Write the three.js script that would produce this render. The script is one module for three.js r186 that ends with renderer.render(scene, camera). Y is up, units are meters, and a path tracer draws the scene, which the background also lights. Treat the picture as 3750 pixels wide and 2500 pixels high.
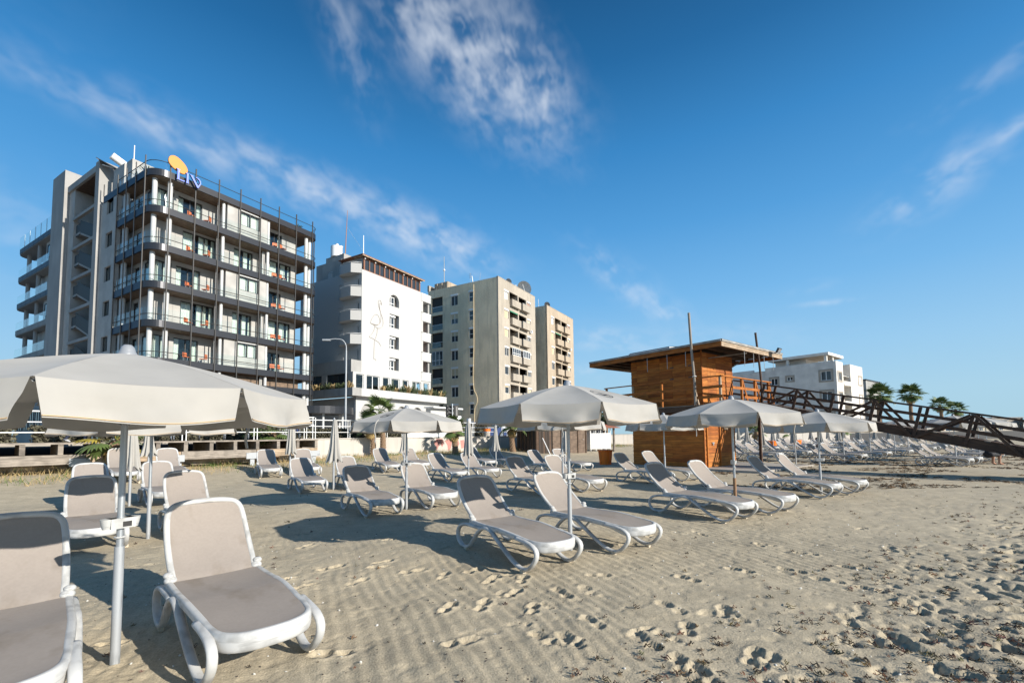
import * as THREE from 'three';
import { mergeGeometries } from 'three/addons/utils/BufferGeometryUtils.js';
import { MarchingCubes } from 'three/addons/objects/MarchingCubes.js';

// ---------- camera, sky, sun, exposure ----------
const scene = new THREE.Scene();
const camera = new THREE.PerspectiveCamera(73.7, 1024 / 682, 0.1, 9000);
camera.position.set(0, 1.65, 0);
camera.rotation.set(0.064, 0, -0.0125);
camera.setViewOffset(1024, 682, 0, -65, 1024, 682);          // shift lens, verticals nearly kept
camera.updateProjectionMatrix();
scene.add(camera);
const renderer = new THREE.WebGLRenderer({ antialias: true });
renderer.setSize(1024, 682);
renderer.toneMapping = THREE.LinearToneMapping;
renderer.toneMappingExposure = 1.36;
renderer.shadowMap.enabled = true;
const sun = new THREE.DirectionalLight(new THREE.Color().setRGB(1, 0.94, 0.84), 4.9);
sun.name = 'sun_light';
sun.position.set(0.790 * 200, 0.396 * 200, 0.468 * 200 - 30);
sun.target.position.set(0, 0, -30);
sun.castShadow = true;
sun.shadow.mapSize.set(4096, 4096);
Object.assign(sun.shadow.camera, { left: -90, right: 90, top: 90, bottom: -90, near: 1, far: 500 });
scene.add(sun, sun.target);

// ---------- small numerics ----------
let seed = 7;
const rnd = () => { seed = (Math.imul(seed, 1664525) + 1013904223) | 0; return (seed >>> 0) / 4294967296; };
const rr = (a, b) => a + (b - a) * rnd();
const D2R = Math.PI / 180, lerp = (a, b, t) => a + (b - a) * t, clamp = (v, a = 0, b = 1) => Math.min(b, Math.max(a, v));
const sstep = (a, b, v) => { const t = clamp((v - a) / (b - a)); return t * t * (3 - 2 * t); };
function hash(i, j, s) { let h = (Math.imul(i, 374761393) + Math.imul(j, 668265263) + Math.imul(s, 974634777)) | 0; h = Math.imul(h ^ (h >>> 13), 1274126177); h = Math.imul(h ^ (h >>> 15), 2246822519); return ((h ^ (h >>> 16)) >>> 0) / 4294967296; }
function vn(x, y, s = 1, px = 0, py = px) {
  const i = Math.floor(x), j = Math.floor(y), fx = x - i, fy = y - j, u = fx * fx * fx * (fx * (fx * 6 - 15) + 10), v = fy * fy * fy * (fy * (fy * 6 - 15) + 10);
  const w = px ? (k) => ((k % px) + px) % px : (k) => k, w2 = py ? (k) => ((k % py) + py) % py : (k) => k;
  const a = hash(w(i), w2(j), s), b = hash(w(i + 1), w2(j), s), c = hash(w(i), w2(j + 1), s), d = hash(w(i + 1), w2(j + 1), s);
  return a + (b - a) * u + (c - a + (a - b - c + d) * u) * v;
}
function fbm(x, y, o = 4, s = 1, px = 0, py = px) { let t = 0, a = 0.5, n = 0; for (let k = 0; k < o; k++) { t += a * vn(x, y, s + k, px, py); n += a; a *= 0.5; x *= 2; y *= 2; px *= 2; py *= 2; } return t / n; }

// the sky: clear blue that pales to the horizon, with high cirrus streaks
{
  const W = 2048, H = 1024, px = new Float32Array(W * H * 4), lin = (v) => Math.pow((v / 255 + 0.055) / 1.055, 2.4);
  const ramp = [[0, 172, 208, 224], [4, 170, 210, 232], [9, 153, 202, 237], [16, 119, 183, 234], [24, 87, 162, 224], [32, 62, 142, 208], [40, 41, 113, 174], [50, 27, 82, 132], [90, 16, 52, 90]].map(([e, r, g, b]) => [e, lin(r) / 1.34, lin(g) / 1.34, lin(b) / 1.34]);
  // [azimuth, elevation, half length, half width (degrees), tilt of the streak, tilt of its fibres, strength]
  const cl = [
    [-40, 29.4, 9, 1.3, -3, -16, 0.34], [-31, 28.2, 10, 1.6, -10, -24, 0.5], [-20, 26.3, 10, 1.9, -13, -30, 0.62], [-10.5, 23.6, 7, 2.0, -18, -34, 0.72], [-5, 21.8, 4, 1.2, -24, -30, 0.45],
    [-9, 43, 8, 3.2, -30, -52, 0.62], [-3, 40, 8, 3.4, -38, -55, 0.66], [2.6, 40, 5.5, 2.4, -60, -72, 0.7], [4.6, 36.2, 2.6, 0.32, 82, 78, 0.6], [0, 36.6, 6, 2.2, -12, -20, 0.26], [-20.5, 41, 5, 1.6, -65, -70, 0.3],
    [43.8, 21.6, 3.6, 1.5, 24, 20, 0.52], [45.5, 23, 1.6, 1.0, 60, 40, 0.35], [48.6, 24, 3.2, 0.45, 26, 28, 0.5], [50, 29, 5, 0.8, 18, 18, 0.3],
    [14, 18.6, 5, 1.5, -40, -48, 0.42], [19, 14.4, 4, 1.2, -32, -42, 0.5], [12, 11.6, 5.5, 1.1, -10, -14, 0.5], [9, 8, 4, 0.7, -6, -8, 0.3], [35.4, 13.2, 2.4, 0.22, -3, -4, 0.5], [34, 15, 1.6, 0.5, 4, 4, 0.2],
    [-55, 17, 14, 3.5, 6, 3, 0.2], [24, 11, 10, 1.2, -4, -6, 0.14], [-120, 30, 25, 5, 12, 10, 0.4], [150, 35, 25, 6, -15, -12, 0.4], [95, 30, 14, 3, 20, 22, 0.3], [-80, 45, 15, 4, -20, -25, 0.35]];
  for (let j = 0; j < H; j++) for (let i = 0; i < W; i++) {
    const el = ((j + 0.5) / H - 0.5) * 180, phi = ((i + 0.5) / W - 0.5) * 2 * Math.PI, ca = Math.cos(el * D2R);
    const az = Math.atan2(Math.cos(phi), -Math.sin(phi)) / D2R, o = (j * W + i) * 4;
    let c;
    if (el < 0) { const t = clamp(-el / 12); c = [lerp(ramp[0][1], 0.20, t), lerp(ramp[0][2], 0.21, t), lerp(ramp[0][3], 0.20, t)]; }
    else {
      let k = 0; while (k < ramp.length - 2 && el > ramp[k + 1][0]) k++;
      const t = clamp((el - ramp[k][0]) / (ramp[k + 1][0] - ramp[k][0])); c = [1, 2, 3].map((m) => lerp(ramp[k][m], ramp[k + 1][m], t));
      const a = Math.abs(((az - 120.6 + 540) % 360) - 180);                                    // angle from the sun's azimuth: deepest blue at right angles to it
      const sd = Math.sin(el * D2R) * 0.396 + ca * 0.918 * Math.cos(a * D2R), pol = 1 - 0.13 * (1 - sd * sd) * sstep(12, 40, el);
      c = c.map((v) => v * pol);
      const sg = Math.acos(clamp(sd, -1, 1)) / D2R, glow = 0.8 * Math.exp(-sg / 8) + 0.06 * Math.exp(-sg / 24);                 // the air brightens towards the sun
      c = [c[0] + glow, c[1] + glow * 0.95, c[2] + glow * 0.86];
      let dens = 0;
      for (const [ca0, ce0, L, Wd, t1, t2, st] of cl) {
        let dx = ((az - ca0 + 540) % 360) - 180; const dy = el - ce0; if (Math.abs(dx) > 60) continue; dx *= ca;
        const c1 = Math.cos(t1 * D2R), s1 = Math.sin(t1 * D2R), u = (dx * c1 + dy * s1) / L, v = (-dx * s1 + dy * c1) / Wd, q = u * u + v * v;
        if (q > 5) continue;
        const warp = (fbm(dx * 0.22 + 40, dy * 0.3, 4, 21) - 0.5) * 5.5, c2 = Math.cos(t2 * D2R), s2 = Math.sin(t2 * D2R), fu = dx * c2 + dy * s2 + warp, fv = -dx * s2 + dy * c2 + warp * 0.45 + 0.8 * (fbm(dx * 0.9, dy * 0.9 + 5, 3, 25) - 0.5);
        const fib = fbm(fu * 0.30 + ca0, fv * 1.25, 6, 33), fine = fbm(fu * 1.1 + 3, fv * 3.4, 4, 43), puff = fbm(dx * 0.45 + 9, dy * 0.6 + ca0, 4, 51), veil = Math.exp(-q * 0.9);
        dens += st * 0.8 * veil * (0.16 * clamp(puff * 2 - 0.4) + clamp((fib * 0.6 + fine * 0.34 + puff * 0.75 - 0.74) * 2.3, 0, 1.25));
      }
      dens = 1 - Math.exp(-dens * 1.05);
      c = [lerp(c[0], 0.60, dens), lerp(c[1], 0.64, dens), lerp(c[2], 0.70, dens)];
    }
    px[o] = c[0]; px[o + 1] = c[1]; px[o + 2] = c[2]; px[o + 3] = 1;
  }
  const t = new THREE.DataTexture(px, W, H, THREE.RGBAFormat, THREE.FloatType);
  t.mapping = THREE.EquirectangularReflectionMapping; t.magFilter = t.minFilter = THREE.LinearFilter; t.needsUpdate = true;
  scene.background = t; scene.environment = t;
}

// ---------- textures and materials ----------
function tex(n, fn, rep = 1, color = true) {
  const d = new Uint8Array(n * n * 4);
  for (let j = 0; j < n; j++) for (let i = 0; i < n; i++) { const c = fn(i / n, j / n), o = (j * n + i) * 4; for (let k = 0; k < 3; k++) d[o + k] = clamp(Array.isArray(c) ? c[k] : c) * 255; d[o + 3] = 255; }
  const t = new THREE.DataTexture(d, n, n); t.wrapS = t.wrapT = THREE.RepeatWrapping; t.magFilter = THREE.LinearFilter; t.minFilter = THREE.LinearMipmapLinearFilter; t.generateMipmaps = true;
  if (color) t.colorSpace = THREE.SRGBColorSpace; t.repeat.set(rep, rep); t.needsUpdate = true; return t;
}
const mottleT = tex(256, (u, v) => 0.93 + 0.16 * (fbm(u * 8, v * 8, 5, 3, 8) - 0.42), 0.16);
const stainT = tex(512, (u, v) => { const st = fbm(u * 40, v * 3, 4, 8, 40, 3), b = fbm(u * 6, v * 6, 5, 5, 6); return 0.93 + 0.16 * (b - 0.5) - 0.12 * clamp((st - 0.55) * 3) * clamp(b * 1.5); }, 0.08);
const grainB = tex(256, (u, v) => fbm(u * 48, v * 48, 3, 11, 48), 0.8, false);
const stuccoB = tex(256, (u, v) => 0.6 * fbm(u * 26, v * 9, 4, 15, 26, 9) + 0.4 * vn(u * 70, v * 70, 4, 70), 0.45, false);
const woodT = tex(256, (u, v) => { const g = fbm(u * 3, v * 42, 4, 17, 3, 42), k = fbm(u * 6, v * 6, 3, 18, 6); return 0.86 + 0.42 * (g - 0.5) + 0.28 * (k - 0.5); }, 0.9);
const weaveB = tex(128, (u, v) => 0.5 + 0.25 * Math.sin(u * 2 * Math.PI * 24) * Math.sin(v * 2 * Math.PI * 24) + 0.3 * (vn(u * 50, v * 50, 2, 50) - 0.5), 7, false);
const clothT = tex(256, (u, v) => 0.965 + 0.10 * (fbm(u * 5, v * 5, 5, 61, 5) - 0.5), 0.7);
const slingT = tex(512, (u, v) => { const b = fbm(u * 5, v * 4, 5, 71, 5), s = clamp((fbm(u * 11, v * 7, 4, 75, 11) - 0.58) * 4), q = vn(u * 140, v * 140, 3, 140); return [0.93 + 0.11 * (b - 0.5) - 0.07 * s + 0.03 * q, 0.92 + 0.11 * (b - 0.5) - 0.08 * s + 0.03 * q, 0.91 + 0.11 * (b - 0.5) - 0.10 * s + 0.03 * q]; }, 0.5);
const grimeT = tex(256, (u, v) => { const b = fbm(u * 7, v * 7, 5, 81, 7); return 0.97 - 0.16 * clamp((b - 0.56) * 4); }, 1.1);
function mat(r, g, b, o = {}) { const { p, ...q } = o; const M = p ? THREE.MeshPhysicalMaterial : THREE.MeshStandardMaterial; return new M({ color: new THREE.Color().setRGB(r, g, b), roughness: 0.7, ...q }); }
const M = {
  white: mat(0.56, 0.56, 0.55, { roughness: 0.42, map: grimeT }),
  sling: mat(0.34, 0.303, 0.275, { roughness: 0.85, map: slingT, bumpMap: weaveB, bumpScale: 0.0006, side: THREE.DoubleSide }),
  cloth: mat(0.455, 0.435, 0.40, { p: 1, roughness: 0.92, map: clothT, bumpMap: weaveB, bumpScale: 0.0004, side: THREE.DoubleSide, transmission: 0.10, thickness: 0 }),
  seam: mat(0.62, 0.45, 0.27, { roughness: 0.9 }),
  steel: mat(0.50, 0.53, 0.56, { metalness: 0.65, roughness: 0.42, map: mottleT }),
  steelDull: mat(0.42, 0.44, 0.46, { metalness: 0.3, roughness: 0.6, map: grimeT }),
  rust: mat(0.30, 0.17, 0.09, { roughness: 0.85, map: mottleT }),
  capGrey: mat(0.27, 0.285, 0.31, { roughness: 0.4 }),
  tan: mat(0.55, 0.47, 0.36, { roughness: 0.7 }),
  paintWhite: mat(0.80, 0.80, 0.79, { roughness: 0.5 }),
  dark: mat(0.02, 0.02, 0.022, { roughness: 0.5 }),
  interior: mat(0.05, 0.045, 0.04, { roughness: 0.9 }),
  livMetal: mat(0.045, 0.046, 0.052, { metalness: 0.5, roughness: 0.34 }),
  livBlue: mat(0.014, 0.026, 0.055, { metalness: 0.1, roughness: 0.5 }),
  livPost: mat(0.05, 0.048, 0.046, { metalness: 0.3, roughness: 0.5 }),
  soffit: mat(0.235, 0.155, 0.10, { roughness: 0.6, map: woodT }),
  livWall: mat(0.49, 0.47, 0.44, { roughness: 0.85, map: mottleT }),
  column: mat(0.52, 0.52, 0.51, { roughness: 0.35 }),
  concrete: mat(0.42, 0.405, 0.385, { roughness: 0.9, map: stainT, bumpMap: grainB, bumpScale: 0.004 }),
  concreteW: mat(0.64, 0.59, 0.53, { roughness: 0.9, map: stainT, bumpMap: grainB, bumpScale: 0.003 }),
  hotel: mat(0.48, 0.475, 0.46, { roughness: 0.85 }),
  hotelGrey: mat(0.42, 0.41, 0.39, { roughness: 0.9, map: stainT }),
  stucco: mat(0.50, 0.44, 0.36, { roughness: 0.95, map: stainT, bumpMap: stuccoB, bumpScale: 0.05 }),
  stuccoShadeLift: mat(0.93, 0.78, 0.55, { roughness: 0.95, map: stainT, bumpMap: stuccoB, bumpScale: 0.09 }),  // lighter copy of stucco, brightens the shaded side walls through colour
  peach: mat(0.52, 0.42, 0.31, { roughness: 0.95, map: stainT, bumpMap: stuccoB, bumpScale: 0.03 }),
  brownFrame: mat(0.24, 0.105, 0.06, { roughness: 0.6 }),
  shutter: mat(0.62, 0.60, 0.56, { roughness: 0.6 }), shutterTan: mat(0.55, 0.45, 0.29, { roughness: 0.7 }), shutterBrown: mat(0.33, 0.16, 0.09, { roughness: 0.7 }),
  glass: mat(0.035, 0.04, 0.045, { p: 1, roughness: 0.04, specularIntensity: 1, ior: 1.6 }),
  glassClear: mat(0.93, 0.97, 0.96, { p: 1, roughness: 0.02, transmission: 1, thickness: 0, ior: 1.5, side: THREE.DoubleSide }),
  frameDark: mat(0.035, 0.033, 0.032, { roughness: 0.45 }),
  curtain: mat(0.72, 0.72, 0.66, { roughness: 0.95, side: THREE.DoubleSide }),
  curtainGreen: mat(0.10, 0.33, 0.20, { roughness: 0.95, side: THREE.DoubleSide }),
  orangeChair: mat(0.62, 0.16, 0.05, { roughness: 0.6 }),
  orange: mat(0.95, 0.19, 0.012, { roughness: 0.45 }),
  signOrange: mat(0.70, 0.26, 0.035, { roughness: 0.4 }), signBlue: mat(0.20, 0.27, 0.80, { roughness: 0.4 }), signBlueDark: mat(0.03, 0.04, 0.12, { roughness: 0.5 }),
  ramp: mat(0.098, 0.052, 0.030, { roughness: 0.75, map: woodT }),
  greyWood: mat(0.36, 0.31, 0.26, { roughness: 0.9, map: woodT }),
  greyWood2: mat(0.26, 0.22, 0.185, { roughness: 0.9, map: woodT }),
  paleWood: mat(0.50, 0.37, 0.25, { roughness: 0.8, map: woodT }),
  roofRed: mat(0.19, 0.075, 0.05, { roughness: 0.9, map: mottleT }),
  tileRed: mat(0.40, 0.13, 0.07, { roughness: 0.85, map: mottleT }),
  shedBrown: mat(0.20, 0.14, 0.10, { roughness: 0.8, map: woodT }), shedDark: mat(0.045, 0.033, 0.026, { roughness: 0.85 }), shedPost: mat(0.13, 0.075, 0.045, { roughness: 0.75, map: woodT }),
  frond: mat(0.11, 0.16, 0.04, { roughness: 0.6, side: THREE.DoubleSide, p: 1, transmission: 0.18, thickness: 0 }),
  frondDry: mat(0.36, 0.25, 0.10, { roughness: 0.8, side: THREE.DoubleSide }),
  frondY: mat(0.36, 0.28, 0.045, { roughness: 0.7, side: THREE.DoubleSide }),
  trunk: mat(0.26, 0.17, 0.105, { roughness: 0.95, map: mottleT }),
  leaf: mat(0.075, 0.10, 0.04, { roughness: 0.7, side: THREE.DoubleSide, p: 1, transmission: 0.15, thickness: 0 }),
  hedge: mat(0.125, 0.115, 0.075, { roughness: 0.8, side: THREE.DoubleSide }),
  grassDry: mat(0.42, 0.31, 0.15, { roughness: 0.9, side: THREE.DoubleSide }), grassGreen: mat(0.10, 0.15, 0.035, { roughness: 0.8, side: THREE.DoubleSide }),
  asphalt: mat(0.06, 0.06, 0.062, { roughness: 0.95 }), paving: mat(0.42, 0.38, 0.33, { roughness: 0.9, map: mottleT }),
  thatch: mat(0.50, 0.36, 0.20, { roughness: 0.95, map: woodT }),
  rubber: mat(0.02, 0.02, 0.02, { roughness: 0.8 }),
};
const hutMats = [[0.50, 0.165, 0.026], [0.44, 0.14, 0.022], [0.56, 0.195, 0.032], [0.39, 0.115, 0.018], [0.49, 0.175, 0.034]].map((c) => mat(...c, { roughness: 0.85, map: woodT }));

// ---------- building helpers ----------
const used = new Map();
function numbered(n) { const k = used.get(n) ?? 0; used.set(n, k + 1); return k ? `${n}_${String(k).padStart(3, '0')}` : n; }
function shade(o) { o.castShadow = true; o.receiveShadow = true; return o; }
function thing(name, label, category, group, x = 0, y = 0, z = 0, ry = 0) {
  const g = new THREE.Group(); g.name = numbered(name); g.position.set(x, y, z); g.rotation.y = ry; g.userData = { label, category }; if (group) g.userData.group = group; scene.add(g); return g;
}
function place(x, fwd, th) { return [x, 0, -fwd, (90 - th) * D2R]; }                  // local +x runs along heading th (degrees to the right of straight ahead), +z faces out
function sub(name, parent) { const g = new THREE.Group(); g.name = name; parent.add(g); return g; }
function mesh(name, geo, m, parent) { const o = shade(new THREE.Mesh(geo, m)); o.name = name; parent.add(o); return o; }
function structure(o) { o.userData.kind = 'structure'; return o; }
function boxGeo(x0, x1, y0, y1, z0, z1) {
  const w = x1 - x0, h = y1 - y0, d = z1 - z0, g = new THREE.BoxGeometry(w, h, d), uv = g.attributes.uv, ox = hash((x0 * 97) | 0, (y0 * 89) | 0, (z0 * 83) | 0) * 3;
  for (let i = 0; i < 24; i++) { const f = i >> 2, a = f < 2 ? d : w, b = f === 2 || f === 3 ? d : h; uv.setXY(i, uv.getX(i) * a + ox, uv.getY(i) * b + ox); }
  g.translate((x0 + x1) / 2, (y0 + y1) / 2, (z0 + z1) / 2); return g;
}
const box = (name, parent, m, ...e) => mesh(name, boxGeo(...e), m, parent);
function barGeo(a, b, w, h = w) {                                                       // a straight bar of section w x h from a to b
  const A = new THREE.Vector3(...a), Bv = new THREE.Vector3(...b), L = A.distanceTo(Bv), g = boxGeo(-L / 2, L / 2, -h / 2, h / 2, -w / 2, w / 2);
  const x = Bv.clone().sub(A).normalize(), z = new THREE.Vector3().crossVectors(x, new THREE.Vector3(0, 1, 0)); if (z.lengthSq() < 1e-6) z.set(0, 0, 1); z.normalize();
  const y = new THREE.Vector3().crossVectors(z, x); g.applyMatrix4(new THREE.Matrix4().makeBasis(x, y, z).setPosition(A.add(Bv).multiplyScalar(0.5))); return g;
}
const bar = (name, parent, m, a, b, w, h) => mesh(name, barGeo(a, b, w, h), m, parent);
function rodGeo(a, b, r, r2 = r, n = 10) {
  const A = new THREE.Vector3(...a), Bv = new THREE.Vector3(...b), L = A.distanceTo(Bv), g = new THREE.CylinderGeometry(r2, r, L, n);
  g.applyQuaternion(new THREE.Quaternion().setFromUnitVectors(new THREE.Vector3(0, 1, 0), Bv.clone().sub(A).normalize())); g.translate(...A.add(Bv).multiplyScalar(0.5).toArray()); return g;
}
const rod = (name, parent, m, a, b, r, r2, n) => mesh(name, rodGeo(a, b, r, r2, n), m, parent);
const tubeGeo = (pts, r, n = 24, k = 8, closed = false) => new THREE.TubeGeometry(new THREE.CatmullRomCurve3(pts.map((p) => new THREE.Vector3(...p)), closed), n, r, k, closed);
const merged = (gs) => mergeGeometries(gs.map((g) => (g.index ? g.toNonIndexed() : g)));
function wall(name, parent, m, x0, x1, y0, y1, thick, holes, pos = [0, 0, 0], ry = 0) {   // a wall in the local xy plane, outer face at z = 0, holes as [x0,x1,y0,y1] or [x0,x1,y0,y1,'arch']
  const s = new THREE.Shape([[x0, y0], [x1, y0], [x1, y1], [x0, y1]].map((p) => new THREE.Vector2(...p)));
  for (const [a, b, c, d, k] of holes) {
    const p = new THREE.Path();
    if (k) { const r = (b - a) / 2; p.moveTo(a, c); p.lineTo(b, c); p.lineTo(b, d - r); p.absarc((a + b) / 2, d - r, r, 0, Math.PI); p.lineTo(a, c); }
    else { p.moveTo(a, c); p.lineTo(b, c); p.lineTo(b, d); p.lineTo(a, d); p.lineTo(a, c); }
    s.holes.push(p);
  }
  const g = new THREE.ExtrudeGeometry(s, { depth: thick, bevelEnabled: false, curveSegments: 10 }); g.translate(0, 0, -thick);
  const o = mesh(name, g, m, parent); o.position.set(...pos); o.rotation.y = ry; return o;
}
const curtainCache = new Map();
function curtainGeo(w, h) { const k = `${w.toFixed(1)},${h.toFixed(1)}`; if (curtainCache.has(k)) return curtainCache.get(k);
  const n = Math.max(8, Math.round(w * 26)), g = new THREE.PlaneGeometry(w, h, n, 1), p = g.attributes.position; for (let i = 0; i < p.count; i++) p.setZ(i, 0.045 * Math.sin(p.getX(i) * 30 + 2 * Math.sin(p.getX(i) * 7))); g.computeVertexNormals(); curtainCache.set(k, g); return g; }
// a window group in the wall plane at z: frame, panes between mullions, optional curtain, sill, shutter box
function win(parent, x0, x1, y0, y1, z, o = {}, pos = [0, 0, 0], ry = 0) {
  const g = sub(o.name ?? 'window', parent); g.position.set(...pos); g.rotation.y = ry;
  const f = o.f ?? 0.07, fm = o.fm ?? M.paintWhite, n = o.n ?? 2, d = 0.08, fr = [];
  fr.push(boxGeo(x0, x1, y1 - f, y1, z - d, z), boxGeo(x0, x1, y0, y0 + f, z - d, z), boxGeo(x0, x0 + f, y0 + f, y1 - f, z - d, z), boxGeo(x1 - f, x1, y0 + f, y1 - f, z - d, z));
  for (let k = 1; k < n; k++) { const c = lerp(x0, x1, k / n); fr.push(boxGeo(c - f * 0.6, c + f * 0.6, y0 + f, y1 - f, z - d, z)); }
  if (o.tr) fr.push(boxGeo(x0 + f, x1 - f, lerp(y0, y1, o.tr) - f / 2, lerp(y0, y1, o.tr) + f / 2, z - d + 0.004, z - 0.004));
  mesh('frame', merged(fr), fm, g);
  for (let k = 0; k < n; k++) box('pane', g, o.clear ? M.glassClear : o.gm ?? M.glass, lerp(x0, x1, k / n) + f * 0.5, lerp(x0, x1, (k + 1) / n) - f * 0.5, y0 + f * 0.5, y1 - f * 0.5, z - 0.05, z - 0.04);
  if (o.cur) for (const [a, b] of o.cur) { const c = mesh('curtain', curtainGeo((x1 - x0) * (b - a), y1 - y0 - 0.1), o.cm ?? M.curtain, g); c.position.set(lerp(x0, x1, (a + b) / 2), (y0 + y1) / 2, z - 0.22); }
  if (o.sill) box('sill', g, o.sm ?? fm, x0 - 0.08, x1 + 0.08, y0 - 0.09, y0 - 0.003, z - 0.05, z + o.sill);
  if (o.sb) box('shutter_box', g, M.paintWhite, x0 - 0.05, x1 + 0.05, y1 + 0.004, y1 + o.sb, z - 0.05, z + 0.16);
  if (o.sh) box('shutter', g, o.shm ?? M.shutter, x0 + f, x1 - f, lerp(y1, y0, o.sh), y1 - f, z - 0.03, z - 0.006);
  return g;
}

// ---------- the ground: one sheet of sand to the horizon, with wind ripples, footprints and a bank at the wall ----------
const WALL0 = [-10.8, 26.5], wallDist = (x, f) => (x - WALL0[0]) * 0.766 - (f - WALL0[1]) * 0.643;       // metres on the sea side of the promenade wall
const roughSide = (x, f) => (x - 0.9) * 0.568 - (f - 2.95) * 0.823;
function landLow(x, f) { const d = wallDist(x, f); return 0.5 * sstep(9, 0.5, d) - 0.05 * sstep(8, 26, d - 22) - 1.6 * sstep(58, 84, d); }
const prints = [];
function footprint(x, f, a, s = 1, dp = 0.03) { prints.push([x, f, Math.cos(a), Math.sin(a), s, dp]); }
for (const [x, f, a] of [[-0.64, 4.51, 0.3], [-0.31, 4.58, 0.2], [0.18, 4.48, 0.1], [0.68, 4.11, -0.5], [-0.01, 4.91, 0.5], [0.5, 4.9, -0.4], [-0.43, 3.76, 1.1], [0.24, 3.82, -0.6], [0.45, 3.78, -0.5], [-0.26, 5.36, 0.4], [-0.49, 5.71, 0.8], [0.1, 5.35, 0.2], [-1.24, 5.74, 1.1], [-1.74, 6.15, 0.8], [-0.84, 5.55, 0.1], [0.78, 4.95, -0.3], [2.26, 7.5, 1], [1.7, 6.94, 1.1], [2.71, 5.58, -0.9], [1.97, 5.27, -0.7], [1.95, 4.37, 0.4], [1.48, 4.0, 0.3], [2.02, 4.26, -0.2], [1.04, 3.76, -0.4], [1.78, 3.52, 0.7], [1.84, 3.45, 0.9], [3.32, 5.55, -0.8], [3.51, 5.21, -0.9], [3.98, 6.32, -1], [3.73, 6.83, -0.9], [4.16, 5.69, -1.1], [3.76, 4.91, -0.7], [3.78, 4.42, 0.2], [2.95, 4.14, 0.4], [3.15, 3.78, -1], [1.19, 3.4, 0.2], [1.31, 3.25, -0.2], [-2.77, 5.46, 0.4], [-2.38, 5.29, 0.5], [-2.36, 5.98, 1], [-1.83, 5.42, 0.6], [-3.02, 7.64, 1], [-3.25, 7.2, 0.4], [-2.45, 4.51, 0.2], [-3.39, 6.02, 0.5]]) footprint(x, f, a, rr(0.9, 1.15), rr(0.018, 0.032));
for (let k = 0; k < 230; k++) { const f = 2.6 + 19 * Math.pow(rnd(), 1.3), x = rr(-0.95, 1.15) * f; if (roughSide(x, f) > -0.2 || rnd() < 0.4) footprint(x, f, rr(-2, 2), rr(0.6, 1.15), rr(0.008, 0.028)); }
function printDepth(x, f) {
  let h = 0;
  for (const [px, pf, c, s, k, dp] of prints) {
    const dx = x - px, df = f - pf; if (dx > 0.34 || dx < -0.34 || df > 0.34 || df < -0.34) continue;
    const u = (dx * s + df * c) / k, v = (dx * c - df * s) / k;                            // u runs from heel to toe
    const heel = Math.hypot((u + 0.09) / 0.058, v / 0.05), ball = Math.hypot((u - 0.07) / 0.085, v / 0.058), q = Math.min(heel, ball) + 0.12 * (vn(x * 40, f * 40, 5) - 0.5);
    h += q < 1 ? -dp * (1 - q * q * 0.55) : dp * 0.42 * Math.exp(-((q - 1.25) ** 2) * 7);
  }
  return h;
}
function sandHeight(x, f) {
  let h = landLow(x, f); if (f > 90 || f < -25 || Math.abs(x) > 120) return h;
  const w = 0.35 * fbm(x * 0.9, f * 0.9, 2, 93), r = roughSide(x, f), rough = sstep(-0.5, 1.6, r + 1.2 * (fbm(x * 0.5, f * 0.5, 3, 95) - 0.5)), patch = sstep(0.36, 0.56, fbm(x * 0.45 + 3, f * 0.45, 3, 97) + 0.1);
  h += 0.10 * (fbm(x * 0.28, f * 0.28, 3, 91) - 0.5) + 0.045 * (fbm(x * 1.2, f * 1.2, 3, 92) - 0.5);
  const near = sstep(16, 7, f);
  const ph = (x * 0.9 + f * 0.4 + w * 0.55 + 0.05 * fbm(x * 4, f * 4, 2, 99)) / 0.125, t = ph - Math.floor(ph), rip = t < 0.68 ? t / 0.68 : (1 - t) / 0.32;
  h += near * 0.0105 * (rip - 0.5) * patch * (1 - 0.72 * rough) * (0.55 + 0.9 * fbm(x * 1.7, f * 1.7, 2, 98));
  h += (0.010 + 0.048 * rough) * (fbm(x * 4.5, f * 4.5, 3, 101) - 0.5) * sstep(40, 12, f);
  const pit = clamp(0.42 - fbm(x * 10, f * 10, 2, 103)); h -= (0.03 + 0.26 * rough) * pit * sstep(30, 10, f);
  if (f < 23) h += printDepth(x, f);
  return h;
}
const lo = (x, f) => landLow(x, f) + 0.10 * (fbm(x * 0.28, f * 0.28, 3, 91) - 0.5) + 0.045 * (fbm(x * 1.2, f * 1.2, 3, 92) - 0.5);   // smoothed height on which things stand
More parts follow.
